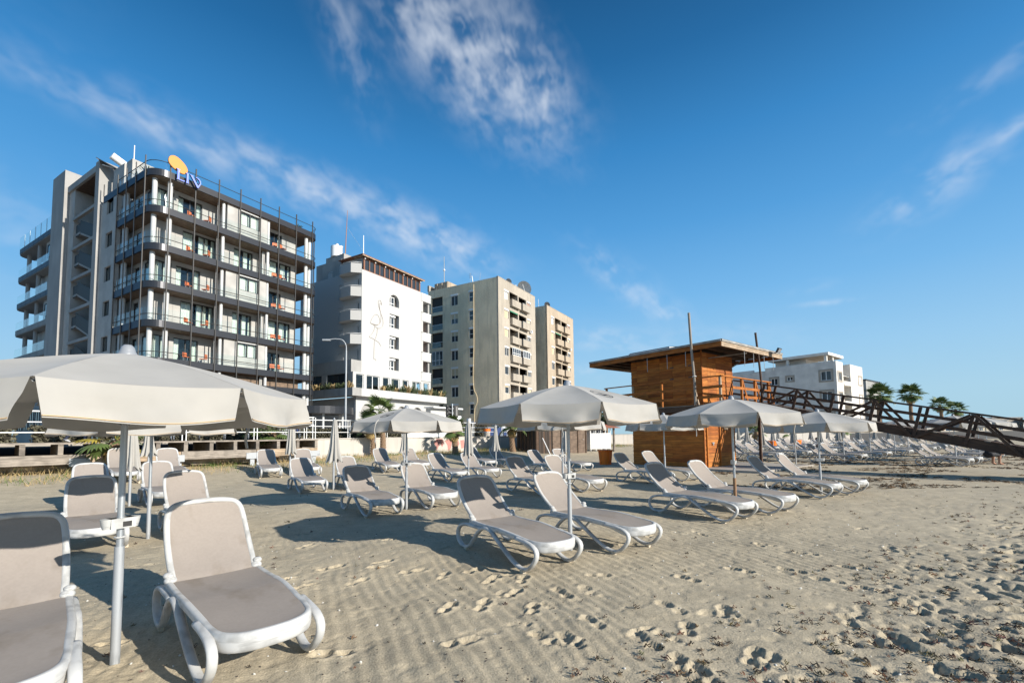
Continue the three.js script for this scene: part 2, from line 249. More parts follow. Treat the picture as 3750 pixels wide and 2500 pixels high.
{
  const line = (a, b, st, grow, maxStep, end) => { const v = []; for (let x = a; x < b; x += st) v.push(x); let s = st, x = b; while (x < end) { v.push(x); s = Math.min(s * grow, Math.max(maxStep, (x - b) * 0.12)); x += s; } v.push(end); return v; };
  const zs = [...line(2.2, 6.6, 0.0215, 1.012, 0.12, 6000)], back = line(0, 0.1, 0.1, 1.25, 8, 40).slice(1).map((v) => 2.2 - v).reverse(); const Z = [...back, ...zs];
  const right = line(0, 5.6, 0.0225, 1.018, 0.2, 5000), left = line(0, 3.6, 0.0225, 1.018, 0.2, 5000).slice(1).map((v) => -v).reverse(), X = [...left, ...right];
  const nx = X.length, nz = Z.length, P = new Float32Array(nx * nz * 3), C = new Float32Array(nx * nz * 3), U = new Float32Array(nx * nz * 2), I = new Uint32Array((nx - 1) * (nz - 1) * 6);
  for (let j = 0, o = 0; j < nz; j++) for (let i = 0; i < nx; i++, o++) {
    const x = X[i], f = Z[j]; P[o * 3] = x; P[o * 3 + 1] = sandHeight(x, f); P[o * 3 + 2] = -f; U[o * 2] = x; U[o * 2 + 1] = f;
    const r = sstep(-0.3, 2.2, roughSide(x, f) + 2 * (fbm(x * 0.7, f * 0.7, 3, 111) - 0.5)), n = fbm(x * 0.35, f * 0.35, 4, 113) - 0.5, m = fbm(x * 3.1, f * 3.1, 3, 115) - 0.5, wr = sstep(0.52, 0.7, fbm(x * 0.9, f * 0.9, 4, 117)) * r;
    const k = 1 + 0.22 * n + 0.16 * m - 0.10 * r - 0.22 * wr, bank = sstep(5, 1, wallDist(x, f)) * sstep(0.4, 0.62, fbm(x * 0.8, f * 0.8, 3, 119));
    C[o * 3] = k * (1 + 0.06 * bank); C[o * 3 + 1] = k * (0.995 - 0.03 * bank); C[o * 3 + 2] = k * (0.985 - 0.22 * bank);
  }
  for (let j = 0, q = 0; j < nz - 1; j++) for (let i = 0; i < nx - 1; i++) { const a = j * nx + i, b = a + 1, c = a + nx, d = c + 1; I[q++] = a; I[q++] = b; I[q++] = d; I[q++] = a; I[q++] = d; I[q++] = c; }
  const g = new THREE.BufferGeometry(); g.setAttribute('position', new THREE.BufferAttribute(P, 3)); g.setAttribute('color', new THREE.BufferAttribute(C, 3)); g.setAttribute('uv', new THREE.BufferAttribute(U, 2)); g.setIndex(new THREE.BufferAttribute(I, 1)); g.computeVertexNormals();
  const sandT = tex(512, (u, v) => { const a = fbm(u * 90, v * 90, 2, 121, 90), b = fbm(u * 7, v * 7, 4, 123, 7), sp = hash((u * 512) | 0, (v * 512) | 0, 9); const k = 0.86 + 0.16 * (a - 0.5) + 0.12 * (b - 0.5) + (sp > 0.985 ? 0.12 : sp < 0.02 ? -0.22 : 0); return [k, k * 0.985, k * 0.965]; }, 0.9);
  const sandB = tex(512, (u, v) => 0.55 * fbm(u * 110, v * 110, 2, 125, 110) + 0.45 * fbm(u * 22, v * 22, 4, 127, 22), 0.9, false);
  structure(mesh('beach_sand', g, new THREE.MeshStandardMaterial({ color: new THREE.Color().setRGB(0.625, 0.55, 0.41), map: sandT, bumpMap: sandB, bumpScale: 0.006, vertexColors: true, roughness: 0.97 }), scene));
  const sea = structure(mesh('sea', new THREE.PlaneGeometry(9000, 9000), mat(0.02, 0.07, 0.09, { p: 1, roughness: 0.18 }), scene)); sea.rotation.x = -Math.PI / 2; sea.position.set(3000, -0.75, -1000);
}
// the promenade plateau behind the wall, the road on it and the land behind
function slab(name, pts, y0, y1, m) { const s = new THREE.Shape(pts.map(([x, f]) => new THREE.Vector2(x, f))), g = new THREE.ExtrudeGeometry(s, { depth: y1 - y0, bevelEnabled: false }); g.rotateX(-Math.PI / 2); g.translate(0, y0, 0); return structure(mesh(name, g, m, scene)); }
const WV = [0.643, 0.766], WP = (t, d = 0) => [WALL0[0] + WV[0] * t + 0.766 * d, WALL0[1] + WV[1] * t - 0.643 * d];
const shoreLine = [WP(-60), WP(34), [46, 62], [150, 118], [600, 330]], inland = (k) => shoreLine.map(([x, f], i) => [x - 0.766 * k - (i > 1 ? 0.05 * k : 0), f + 0.643 * k + (i > 1 ? 0.3 * k : 0)]);
slab('city_ground', [...shoreLine.map((p, i) => inland(0.3)[i]), [600, 1500], [-900, 1500], [-900, -60]], -0.6, 1.42, M.asphalt);
slab('promenade_pavement', [...inland(0.3), ...inland(7).reverse()], 1.42, 1.55, M.paving);
slab('far_pavement', [...inland(17), ...inland(40).reverse()], 1.42, 1.55, M.paving);

// retaining wall of the promenade
{
  const w = thing('promenade_wall', 'pale concrete retaining wall along the beach with faded red graffiti', 'wall', null, ...place(WALL0[0], WALL0[1], 40));
  for (let k = 0; k < 12; k++) box('panel', w, M.concreteW, -2.4 + k * 3.0 + 0.006, 0.6 + k * 3.0 - 0.006, -0.5, 1.58, -0.3, 0.008 * ((k * 7) % 3));
  box('coping', w, M.concreteW, -2.4, 33.6, 1.58, 1.64, -0.34, 0.05);
  box('footing', w, M.concreteW, -2.4, 6.5, -0.5, 0.72, 0.02, 0.10);
  const cv = document.createElement('canvas'); cv.width = 512; cv.height = 192; const c = cv.getContext('2d'); c.clearRect(0, 0, 512, 192);
  c.lineJoin = 'round'; c.strokeStyle = 'rgba(240,238,234,0.9)'; c.lineWidth = 9;
  const blobs = [[[30, 60], [70, 12], [150, 10], [180, 60], [150, 120], [120, 70], [70, 160], [60, 110], [30, 60]], [[190, 40], [250, 14], [300, 60], [280, 140], [240, 170], [230, 100], [190, 40]], [[310, 30], [390, 20], [420, 80], [370, 150], [330, 120], [310, 30]], [[430, 40], [490, 30], [500, 130], [450, 150], [430, 40]]];
  for (const b of blobs) { c.beginPath(); b.forEach(([x, y], i) => (i ? c.lineTo(x, y) : c.moveTo(x, y))); c.closePath(); c.fillStyle = 'rgba(214,150,140,0.42)'; c.fill(); c.save(); c.clip(); c.strokeStyle = 'rgba(196,92,84,0.6)'; c.lineWidth = 2.4; for (let y = 0; y < 192; y += 11) { c.beginPath(); c.moveTo(0, y); c.lineTo(512, y); c.stroke(); for (let x = (y % 22) * 0.9; x < 512; x += 20) { c.beginPath(); c.moveTo(x, y); c.lineTo(x, y + 11); c.stroke(); } } c.restore(); c.strokeStyle = 'rgba(240,238,234,0.85)'; c.lineWidth = 8; c.stroke(); }
  const t = new THREE.CanvasTexture(cv); t.colorSpace = THREE.SRGBColorSpace;
  const gm = new THREE.MeshStandardMaterial({ map: t, transparent: true, roughness: 0.9 }); const gr = mesh('graffiti', new THREE.PlaneGeometry(3.3, 1.1), gm, w); gr.position.set(9.5, 1.02, 0.022);
}

// ---------- sun loungers ----------
// sweeps a section along a path; frame(i) gives the two section axes at point i
function sweepGeo(pts, axes, sec, closed = false) {
  const n = pts.length, m = sec(0).length, P = [], I = [], U = []; let L = 0;
  for (let i = 0; i < n; i++) { const s = sec(i), [N, B] = axes(i), p = pts[i]; if (i) L += Math.hypot(p[0] - pts[i - 1][0], p[1] - pts[i - 1][1], p[2] - pts[i - 1][2]); s.forEach(([a, b], k) => { P.push(p[0] + N[0] * a + B[0] * b, p[1] + N[1] * a + B[1] * b, p[2] + N[2] * a + B[2] * b); U.push(L, k * 0.02); }); }
  const seg = closed ? n : n - 1;
  for (let i = 0; i < seg; i++) for (let k = 0; k < m; k++) { const a = i * m + k, b = i * m + ((k + 1) % m), c = ((i + 1) % n) * m + k, d = ((i + 1) % n) * m + ((k + 1) % m); I.push(a, c, b, b, c, d); }
  if (!closed) for (let k = 1; k < m - 1; k++) { I.push(0, k, k + 1); const o = (n - 1) * m; I.push(o, o + k + 1, o + k); }
  const g = new THREE.BufferGeometry(); g.setAttribute('position', new THREE.Float32BufferAttribute(P, 3)); g.setAttribute('uv', new THREE.Float32BufferAttribute(U, 2)); g.setIndex(I); g.computeVertexNormals(); return g;
}
const roundSec = (w, h, r = 0.4, n = 3) => { const o = [], rx = w * r, ry = h * r; for (const [sx, sy, a0] of [[1, 1, 0], [-1, 1, 90], [-1, -1, 180], [1, -1, 270]]) for (let k = 0; k <= n; k++) { const a = (a0 + 90 * k / n) * D2R; o.push([sx * (w / 2 - rx) + rx * Math.cos(a), sy * (h / 2 - ry) + ry * Math.sin(a)]); } return o; };
const norm = (v) => { const l = Math.hypot(...v) || 1; return v.map((c) => c / l); };
function spline(p, n, closed = false) { return new THREE.CatmullRomCurve3(p.map((q) => new THREE.Vector3(q[0], q[1], q[2] ?? 0)), closed, 'centripetal').getSpacedPoints(n).map((v) => v.toArray()); }
// local frame: +z towards the foot end, y up, x across; z = 0 at the rear feet
const seatY = (z) => 0.405 - 0.012 * Math.sin(clamp(z / 0.8) * Math.PI) - 0.05 * sstep(0.7, 1.65, z);
const halfW = (z) => 0.35 - 0.03 * sstep(0.7, 1.45, z);
const LG = (() => {
  const G = {};
  // legs: one continuous ribbon on each side
  const lp = spline([[0.42, 0.345], [0.18, 0.345], [-0.06, 0.33], [-0.215, 0.275], [-0.27, 0.18], [-0.24, 0.085], [-0.14, 0.025], [-0.02, 0.018], [0.09, 0.06], [0.2, 0.165], [0.31, 0.275], [0.42, 0.345], [0.54, 0.37], [0.66, 0.35], [0.78, 0.285], [0.96, 0.175], [1.14, 0.075], [1.27, 0.028], [1.37, 0.022], [1.46, 0.055], [1.545, 0.13], [1.6, 0.21], [1.6, 0.275], [1.54, 0.32], [1.4, 0.35], [1.2, 0.365]].map(([z, y]) => [0, y, z]), 96);
  const lax = (i) => { const a = lp[Math.max(0, i - 1)], b = lp[Math.min(lp.length - 1, i + 1)], t = norm([0, b[1] - a[1], b[2] - a[2]]); return [[1, 0, 0], [0, t[2], -t[1]]]; };
  G.leg = [-1, 1].map((s) => sweepGeo(lp.map(([x, y, z]) => [s * (halfW(clamp(z, 0, 1.9)) + 0.03), y, z]), lax, () => roundSec(0.066, 0.046, 0.42)));
  // seat frame: rails and a deep rounded nose at the foot
  const out = []; for (let z = 0.06; z < 1.36; z += 0.09) out.push([halfW(z), seatY(z), z]); const nz = [[0.312, 1.41], [0.296, 1.49], [0.262, 1.555], [0.208, 1.602], [0.135, 1.632], [0.05, 1.644]]; nz.forEach(([x, z]) => out.push([x, seatY(z), z]));
  const path = spline([...out, ...out.slice().reverse().map(([x, y, z]) => [-x, y, z])], 110);
  const pax = (i) => { const a = path[Math.max(0, i - 1)], b = path[Math.min(path.length - 1, i + 1)], t = norm([b[0] - a[0], 0, b[2] - a[2]]); return [[t[2], 0, -t[0]], [0, 1, 0]]; };
  G.frame = sweepGeo(path, pax, (i) => { const d = 0.07 + 0.06 * sstep(1.22, 1.56, path[i][2]); return roundSec(0.056, d, 0.35).map(([a, b]) => [a, b - d / 2 + 0.018]); });
  // slings
  const strip = (n, m, fn) => { const P = [], U = [], I = []; for (let i = 0; i <= n; i++) for (let k = 0; k <= m; k++) { const [x, y, z, u, v] = fn(i / n, k / m * 2 - 1); P.push(x, y, z); U.push(u, v); } for (let i = 0; i < n; i++) for (let k = 0; k < m; k++) { const a = i * (m + 1) + k; I.push(a, a + m + 1, a + 1, a + 1, a + m + 1, a + m + 2); } const g = new THREE.BufferGeometry(); g.setAttribute('position', new THREE.Float32BufferAttribute(P, 3)); g.setAttribute('uv', new THREE.Float32BufferAttribute(U, 2)); g.setIndex(I); g.computeVertexNormals(); return g; };
  G.seat = strip(40, 14, (t, s) => { const z = 0.08 + t * 1.54, e = z > 1.33 ? Math.sqrt(Math.max(0, 1 - ((z - 1.33) / 0.308) ** 2.4)) : 1, w = Math.max(0.03, (halfW(z) - 0.012) * (0.25 + 0.75 * e)); return [s * w, seatY(z) + 0.012 - 0.013 * (1 - s * s), z, s * w, z]; });
  // backrest, flat in its own plane: x across, y up from the hinge
  const bo = [[0.322, -0.02], [0.33, 0.15], [0.33, 0.4], [0.32, 0.6], [0.303, 0.69], [0.262, 0.745], [0.18, 0.77], [0.05, 0.78]], bow = (y) => 0.05 * Math.sin(clamp(y / 0.78) * Math.PI);
  const bp = spline([...bo, ...bo.slice().reverse().map(([x, y]) => [-x, y])].map(([x, y]) => [x, y, -bow(y)]), 80);
  const bax = (i) => { const a = bp[Math.max(0, i - 1)], b = bp[Math.min(bp.length - 1, i + 1)], t = norm([b[0] - a[0], b[1] - a[1], 0]); return [[t[1], -t[0], 0], [0, 0, 1]]; };
  G.backFrame = sweepGeo(bp, bax, () => roundSec(0.052, 0.044, 0.42));
  G.back = strip(22, 12, (t, s) => { const y = -0.06 + t * 0.825, e = y > 0.66 ? Math.sqrt(Math.max(0, 1 - ((y - 0.66) / 0.115) ** 2)) : 1, w = (0.318 - 0.02 * sstep(0.3, 0.7, y)) * (0.72 + 0.28 * e); return [s * w, y, -bow(y) + 0.012 - 0.016 * (1 - s * s), s * w, 3 + y]; });
  const kn = new THREE.SphereGeometry(1, 14, 10); kn.scale(0.05, 0.036, 0.05); const kn2 = kn.clone(); kn2.scale(0.8, 0.8, 0.8); kn2.translate(0.014, 0.042, -0.012); G.knob = merged([kn, kn2]);
  G.strut = merged([rodGeo([-0.24, 0.30, 0.05], [-0.24, 0.55, -0.195], 0.012), rodGeo([0.24, 0.30, 0.05], [0.24, 0.55, -0.195], 0.012), rodGeo([-0.24, 0.54, -0.19], [0.24, 0.54, -0.19], 0.012)]);
  G.pad = boxGeo(-0.022, 0.022, -0.07, 0.02, -0.035, 0.035);
  return G;
})();
function makeLounger(tilt) {
  const r = new THREE.Group();
  for (const s of [0, 1]) mesh('leg', LG.leg[s], M.white, r);
  mesh('seat_frame', LG.frame, M.white, r); mesh('seat_sling', LG.seat, M.sling, r);
  const b = mesh('backrest_frame', LG.backFrame, M.white, r); b.position.set(0, 0.425, 0.10); b.rotation.x = -(Math.PI / 2 - tilt); mesh('backrest_sling', LG.back, M.sling, b);
  for (const s of [-1, 1]) { const k = mesh('hinge_knob', LG.knob, M.white, r); k.position.set(s * 0.342, 0.42, 0.10); k.scale.x = s; }
  mesh('back_strut', LG.strut, M.white, r);
  for (const [x, z] of [[-0.382, -0.02], [0.382, -0.02], [-0.372, 1.36], [0.372, 1.36]]) { const p = mesh('foot_pad', LG.pad, M.tan, r); p.position.set(x, 0.01, z); }
  return r;
}
const lounger50 = makeLounger(44 * D2R), lounger58 = makeLounger(51 * D2R);
function addLounger(x, f, heading, label, group, up = false, y) {                         // (x, f): the middle between the front feet; heading: towards the head end
  const o = (up ? lounger58 : lounger50).clone(); o.name = numbered('sun_lounger'); o.userData = { label, category: 'sun lounger', group };
  const a = heading * D2R, hx = Math.sin(a), hf = Math.cos(a), bx = x + hx * 1.37, bf = f + hf * 1.37;
  o.position.set(bx, 0, -bf); o.rotation.y = Math.atan2(-hx, hf) + (rnd() - 0.5) * 0.05;
  const y0 = lo(bx, bf), y1 = lo(x, f); o.position.y = (y ?? Math.min(y0, y1)) + 0.008; o.rotation.order = 'YXZ'; o.rotation.x = clamp(-(y1 - y0) / 1.4, -0.06, 0.06) * 0.8; if (y === undefined) o.position.y = y0 + 0.012;
  scene.add(o); return o;
}

// ---------- parasols ----------
const R8 = 1.27, N8 = 8, capY = 2.33, rimY = 2.0;
const ribP = (t) => [R8 * t, capY - (capY - rimY) * Math.pow(t, 1.3)];
const UG = (() => {
  const G = {}, wedge = 2 * Math.PI / N8;
  const sheet = (fn, n, m) => { const P = [], U = [], I = []; for (let i = 0; i <= n; i++) for (let k = 0; k <= m; k++) { const p = fn(i / n, k / m); P.push(p[0], p[1], p[2]); U.push(p[3] ?? p[0], p[4] ?? p[2]); } for (let i = 0; i < n; i++) for (let k = 0; k < m; k++) { const a = i * (m + 1) + k; I.push(a, a + 1, a + m + 1, a + 1, a + m + 2, a + m + 1); } const g = new THREE.BufferGeometry(); g.setAttribute('position', new THREE.Float32BufferAttribute(P, 3)); g.setAttribute('uv', new THREE.Float32BufferAttribute(U, 2)); g.setIndex(I); g.computeVertexNormals(); return g; };
  G.sheet = sheet;
  const at = (t, s, lift = 0) => { const [r, y] = ribP(Math.max(t, 0.03)), a0 = -wedge / 2, a1 = wedge / 2, xa = r * Math.sin(a0), za = r * Math.cos(a0), xb = r * Math.sin(a1), zb = r * Math.cos(a1), sag = 0.05 * t * 4 * s * (1 - s) * (0.4 + 0.6 * Math.sin(t * Math.PI)); return [lerp(xa, xb, s), y - sag + lift, lerp(za, zb, s)]; };
  G.panel = [0, 1].map((v) => sheet((t, s) => { const p = at(t, s); p[1] += 0.006 * (fbm(p[0] * 3 + v * 9, p[2] * 3, 3, 141) - 0.5) * t; return p; }, 14, 12));
  // hanging flap: a little narrower than the panel edge, its free edge wavy and lifted by the breeze, different for each variant
  G.flap = [0, 1, 2, 3].map((v) => { const e0 = at(1, 0), e1 = at(1, 1); return sheet((t, s) => { const q = lerp(0.01 + 0.04 * t, 0.99 - 0.04 * t, s), edge = Math.abs(s - 0.5) * 2, drop = 0.225 * t, wav = t * (0.03 * Math.sin(s * 9 + v * 2.1) + 0.08 * (fbm(s * 3 + v * 7, t * 1.3, 3, 151) - 0.45)), out = t * (0.028 + 0.05 * Math.pow(edge, 3) * (v % 2 ? 1 : 0.4)) + wav, sagR = 0.05 * 4 * q * (1 - q) * 0.4; return [lerp(e0[0], e1[0], q) * (1 + out * 0.15), rimY - sagR - drop + 0.012 * t * Math.sin(s * 6 + v), lerp(e0[2], e1[2], q) + out, s, t * 0.2]; }, 8, 22); });
  G.hem = G.flap.map((f) => { const p = f.attributes.position, n = 22, b = 8 * (n + 1), pts = []; for (let k = 0; k <= n; k++) pts.push([p.getX(b + k), p.getY(b + k) + 0.012, p.getZ(b + k) + 0.003]); return tubeGeo(pts, 0.0035, 30, 5); });
  G.rib = tubeGeo([0.06, 0.3, 0.6, 0.85, 1].map((t) => { const [r, y] = ribP(t); return [0, y - 0.022, r - 0.01]; }), 0.008, 16, 6);
  G.strut = rodGeo([0, 1.78, 0.03], [0, ribP(0.5)[1] - 0.03, ribP(0.5)[0]], 0.007, 0.007, 6);
  const cp = [[0.001, 0.14], [0.05, 0.135], [0.085, 0.1], [0.1, 0.055], [0.112, 0.03], [0.125, 0.012], [0.12, 0]]; G.cap = new THREE.LatheGeometry(cp.map(([r, y]) => new THREE.Vector2(r * 0.5, y * 0.6)), 20);
  G.emblem = sheet((t, s) => { const p = at(lerp(0.40, 0.74, t), lerp(0.28, 0.72, s), 0.005); return [p[0], p[1], p[2], s, 1 - t]; }, 10, 10);
  // folded canopy
  G.fold = [0, 1, 2].map((v) => { const g = sheet((t, s) => { const a = s * 2 * Math.PI, y = lerp(2.24, 0.92, t), r0 = 0.035 + 0.155 * Math.pow(t, 0.8) + 0.02 * Math.sin(t * 5 + v), fl = 1 + (0.10 + 0.24 * t) * Math.sin(a * 8 + v + t * 1.4) * (0.7 + 0.5 * vn(a * 1.3 + v * 5, t * 3, 161)) + 0.12 * Math.sin(a * 2 + v * 2 + t), tw = 0.25 * t; const sq = 1 + 0.12 * Math.sin(t * 9 + v * 2) * (1 - t); return [Math.sin(a + tw) * r0 * fl * sq, y - 0.07 * t * t * Math.sin(a * 8 + v + 1), Math.cos(a + tw) * r0 * fl * sq, s * 3, y]; }, 30, 96); return g; });
  return G;
})();
const emblemM = (() => {
  const cv = document.createElement('canvas'); cv.width = 256; cv.height = 256; const c = cv.getContext('2d'); c.clearRect(0, 0, 256, 256); c.strokeStyle = '#2c2c30'; c.fillStyle = '#2c2c30'; c.lineWidth = 7;
  c.beginPath(); c.ellipse(128, 128, 112, 112, 0, 0, 7); c.stroke(); c.lineWidth = 4; c.beginPath(); c.ellipse(128, 128, 84, 84, 0, 0, 7); c.stroke();
  c.lineWidth = 3.5; for (let k = 0; k < 36; k++) { const a = k / 36 * 6.283; c.beginPath(); c.moveTo(128 + 92 * Math.cos(a), 128 + 92 * Math.sin(a)); c.lineTo(128 + 103 * Math.cos(a + 0.05), 128 + 103 * Math.sin(a + 0.05)); c.stroke(); }
  c.fillRect(128, 140, 62, 38); c.lineWidth = 6; for (let k = 0; k < 4; k++) { c.beginPath(); c.moveTo(118 + k * 14, 132); c.lineTo(140 + k * 14, 84 + k * 6); c.stroke(); }
  c.lineWidth = 4; c.beginPath(); c.moveTo(52, 150); c.quadraticCurveTo(90, 100, 124, 150); c.stroke(); c.beginPath(); c.moveTo(70, 110); c.lineTo(70, 160); c.moveTo(56, 118); c.quadraticCurveTo(70, 100, 88, 120); c.stroke(); c.beginPath(); c.moveTo(50, 170); c.lineTo(126, 170); c.stroke();
  const t = new THREE.CanvasTexture(cv); t.colorSpace = THREE.SRGBColorSpace; return new THREE.MeshStandardMaterial({ map: t, transparent: true, roughness: 0.9, side: THREE.DoubleSide });
})();
function polePart(r, o) {
  rod('lower_pole', r, o.rusty ? M.rust : M.steelDull, [0, -0.3, 0], [0, o.low ?? 0.86, 0], 0.031, 0.031, 14);
  rod('pole', r, M.steel, [0, o.low ?? 0.86, 0], [0, o.top ?? 2.36, 0], 0.0225, 0.0225, 14);
  if (o.box) { const bg = merged([boxGeo(-0.075, 0.075, 1.0, 1.075, -0.055, 0.055), new THREE.CylinderGeometry(0.05, 0.035, 0.075, 14).translate(-0.075, 1.0375, 0), new THREE.CylinderGeometry(0.05, 0.035, 0.075, 14).translate(0.075, 1.0375, 0)]); const b = mesh('clamp_box', bg, M.white, r); b.rotation.y = o.boxTurn ?? 0.3; box('clamp_plate', b, M.frameDark, -0.005, 0.05, 1.012, 1.05, 0.054, 0.058); const k = mesh('collar', new THREE.TorusGeometry(0.03, 0.008, 8, 18), M.white, r); k.rotation.x = Math.PI / 2; k.position.y = 0.93; }
}
function openParasol(x, f, label, group, o = {}) {
  const r = thing('beach_parasol', label, 'parasol', group, x, lo(x, f) + (o.dy ?? 0), -f, o.turn ?? 0.2);
  polePart(r, o); mesh('top_cap', UG.cap, M.capGrey, r).position.y = capY - 0.01;
  const head = sub('canopy', r); head.rotation.set(o.tx ?? 0, 0, o.tz ?? 0);
  for (let k = 0; k < N8; k++) {
    const a = k * 2 * Math.PI / N8, v = (k * 5 + (o.v ?? 0)) % 4;
    const p = mesh('panel', UG.panel[k % 2], M.cloth, head); p.rotation.y = a;
    const fl = mesh('flap', UG.flap[v], M.cloth, head); fl.rotation.y = a; if (!o.far) mesh('hem', UG.hem[v], M.seam, fl);
    const rb = mesh('rib', UG.rib, M.steelDull, head); rb.rotation.y = a + Math.PI / N8;
    if (!o.far) { const st = mesh('strut', UG.strut, M.steelDull, head); st.rotation.y = a + Math.PI / N8; }
    if ((o.emblem ?? []).includes(k)) { const e = mesh('printed_emblem', UG.emblem, emblemM, head); e.rotation.y = a; }
  }
  if (o.strap !== undefined) { const a = o.strap, s = mesh('tie_strap', tubeGeo([[0, 0.02, R8 - 0.07], [0.02, -0.05, R8 + 0.05], [-0.01, -0.2, R8 + 0.06], [0.015, -0.34, R8 + 0.05], [0, -0.44, R8 + 0.055]], 0.014, 20, 6), M.cloth, head); s.rotation.y = a; s.position.y = rimY; }
  return r;
}
function foldedParasol(x, f, label, group, o = {}) {
  const r = thing('folded_parasol', label, 'parasol', group, x, lo(x, f), -f, o.turn ?? 0);
  polePart(r, { ...o, top: 2.3 }); const c = mesh('folded_canopy', UG.fold[o.v ?? 0], M.cloth, r); c.rotation.z = o.lean ?? 0; const k = mesh('top_cap', UG.cap, M.capGrey, r); k.position.y = 2.22; k.scale.setScalar(0.75);
  if (o.strap) mesh('tie_strap', tubeGeo([[0.1, 1.0, 0.1], [0.12, 0.9, 0.12], [0.1, 0.78, 0.12]], 0.012, 10, 5), M.cloth, r);
  return r;
}
{
  const A = [3.77, 2.95], Bq = [-3.26, 4.07], U0 = [0.8, 6.53], heading = -34;
  const rows = ['first', 'second', 'third', 'fourth'], ords = ['first', 'second', 'third', 'fourth'];
  const at = (i, j) => [U0[0] + i * A[0] + j * Bq[0], U0[1] + i * A[1] + j * Bq[1]];
  // measured positions where they differ from the grid
  const spot = { '-1,0': [-2.99, 3.51], '0,0': [0.8, 6.53], '1,0': [4.51, 9.34], '2,0': [8.25, 12.31], '0,1': [-2.46, 10.6], '1,1': [1.45, 13.3], '2,1': [5.35, 16.1], '-1,1': [-6.25, 7.9], '-1,2': [-9.6, 11.5], '0,2': [-5.75, 14.7], '1,2': [-1.7, 17.6], '2,2': [2.35, 20.6], '-1,3': [-12.9, 16.2], '0,3': [-9.1, 18.7], '1,3': [-5.15, 21.7], '2,3': [-0.9, 24.6] };
  const openSet = { '-1,0': { turn: 0.80, emblem: [], strap: 2.2, box: 1, boxTurn: 0.25, v: 1 }, '0,0': { turn: 0.59, emblem: [0], box: 1, v: 2, boxTurn: 0.1 }, '1,0': { turn: 0.28, box: 1, rusty: 1, strap: 1.35, v: 3, low: 0.72, boxTurn: 0.9 }, '2,0': { turn: -0.05, box: 1, v: 0, dy: -0.12, boxTurn: 2.8 }, '-1,1': { turn: 0.6, emblem: [], v: 2 }, '0,1': { turn: -0.42, emblem: [0], box: 1, strap: 0.15, v: 1 }, '1,1': { turn: 0.5, strap: -0.6, box: 1, v: 3 }, '2,1': { turn: 0.2, strap: 0.35, v: 2 } };
  for (let j = 0; j < 4; j++) for (let i = -1; i < 3; i++) {
    const key = `${i},${j}`, [x, f] = spot[key] ?? at(i, j), o = openSet[key], where = `${ords[i + 1]} from the left in the ${rows[j]} row from the sea`;
    const place2 = `${ords[i + 1]} from the left, ${rows[j]} row from the sea`;
    if (o) openParasol(x, f, `open cream parasol, ${where}`, 'open parasols on the beach', o);
    else foldedParasol(x, f, `folded cream parasol, ${where}`, 'folded parasols on the beach', { v: (i + j + 3) % 3, turn: rr(0, 6), box: j === 2, boxTurn: rr(0, 3), lean: rr(-0.02, 0.02), strap: i === 1 });
    const up = i === -1, cx = i === -1 && j === 0;
    const offL = cx ? [0.06, -0.88] : up ? [-0.12, -0.82] : [-0.36, -0.72], offR = cx ? [1.12, -0.06] : up ? [1.0, -0.04] : [0.86, 0.02], hd = heading + (i === -1 ? -12 : -2);
    addLounger(x + offL[0], f + offL[1], hd, `taupe sun lounger left of the parasol ${place2}`, 'sun loungers in pairs on the open beach', up);
    addLounger(x + offR[0], f + offR[1], hd, `taupe sun lounger right of the parasol ${place2}`, 'sun loungers in pairs on the open beach', up);
  }
  // the field of loungers beyond the ramp
  const far = [[[21.0, 21.5], 0, 2, 1, 'front'], [[18.25, 25.07], 0, 6, 1, 'second'], [[15.6, 28.5], 0, 7, 0, 'third'], [[12.3, 32.6], 2, 8, 0, 'fourth'], [[9.0, 36.7], 4, 9, 0, 'rear']], fo = ['first', 'second', 'third', 'fourth', 'fifth', 'sixth', 'seventh', 'eighth', 'ninth'];
  for (const [[x0, f0], k0, k1, open, rn] of far) for (let k = k0; k <= k1; k++) {
    const x = x0 + A[0] * k + rr(-0.15, 0.15), f = f0 + A[1] * k + rr(-0.15, 0.15), w = `${fo[k - k0]} from the hut in the ${rn} row beyond the ramp`, g2 = 'sun loungers beyond the wooden ramp', w2 = `${fo[k - k0]} from the hut, ${rn} row beyond the ramp`;
    if (open) openParasol(x, f, `open cream parasol, ${w}`, 'parasols beyond the wooden ramp', { turn: rr(0, 1), v: k % 4, far: 1 });
    else foldedParasol(x, f, `folded cream parasol, ${w}`, 'parasols beyond the wooden ramp', { v: k % 3, turn: rr(0, 6) });
    addLounger(x - 0.36 + rr(-0.08, 0.08), f - 0.72, heading + rr(-3, 3), `taupe lounger left of the parasol ${w2}`, g2);
    addLounger(x + 0.86 + rr(-0.08, 0.08), f + 0.02, heading + rr(-3, 3), `taupe lounger right of the parasol ${w2}`, g2);
  }
  openParasol(14.6, 23.6, 'open cream parasol standing just past the hut under the ramp', 'parasols beyond the wooden ramp', { turn: 0.3, v: 2, dy: -0.1 });
}

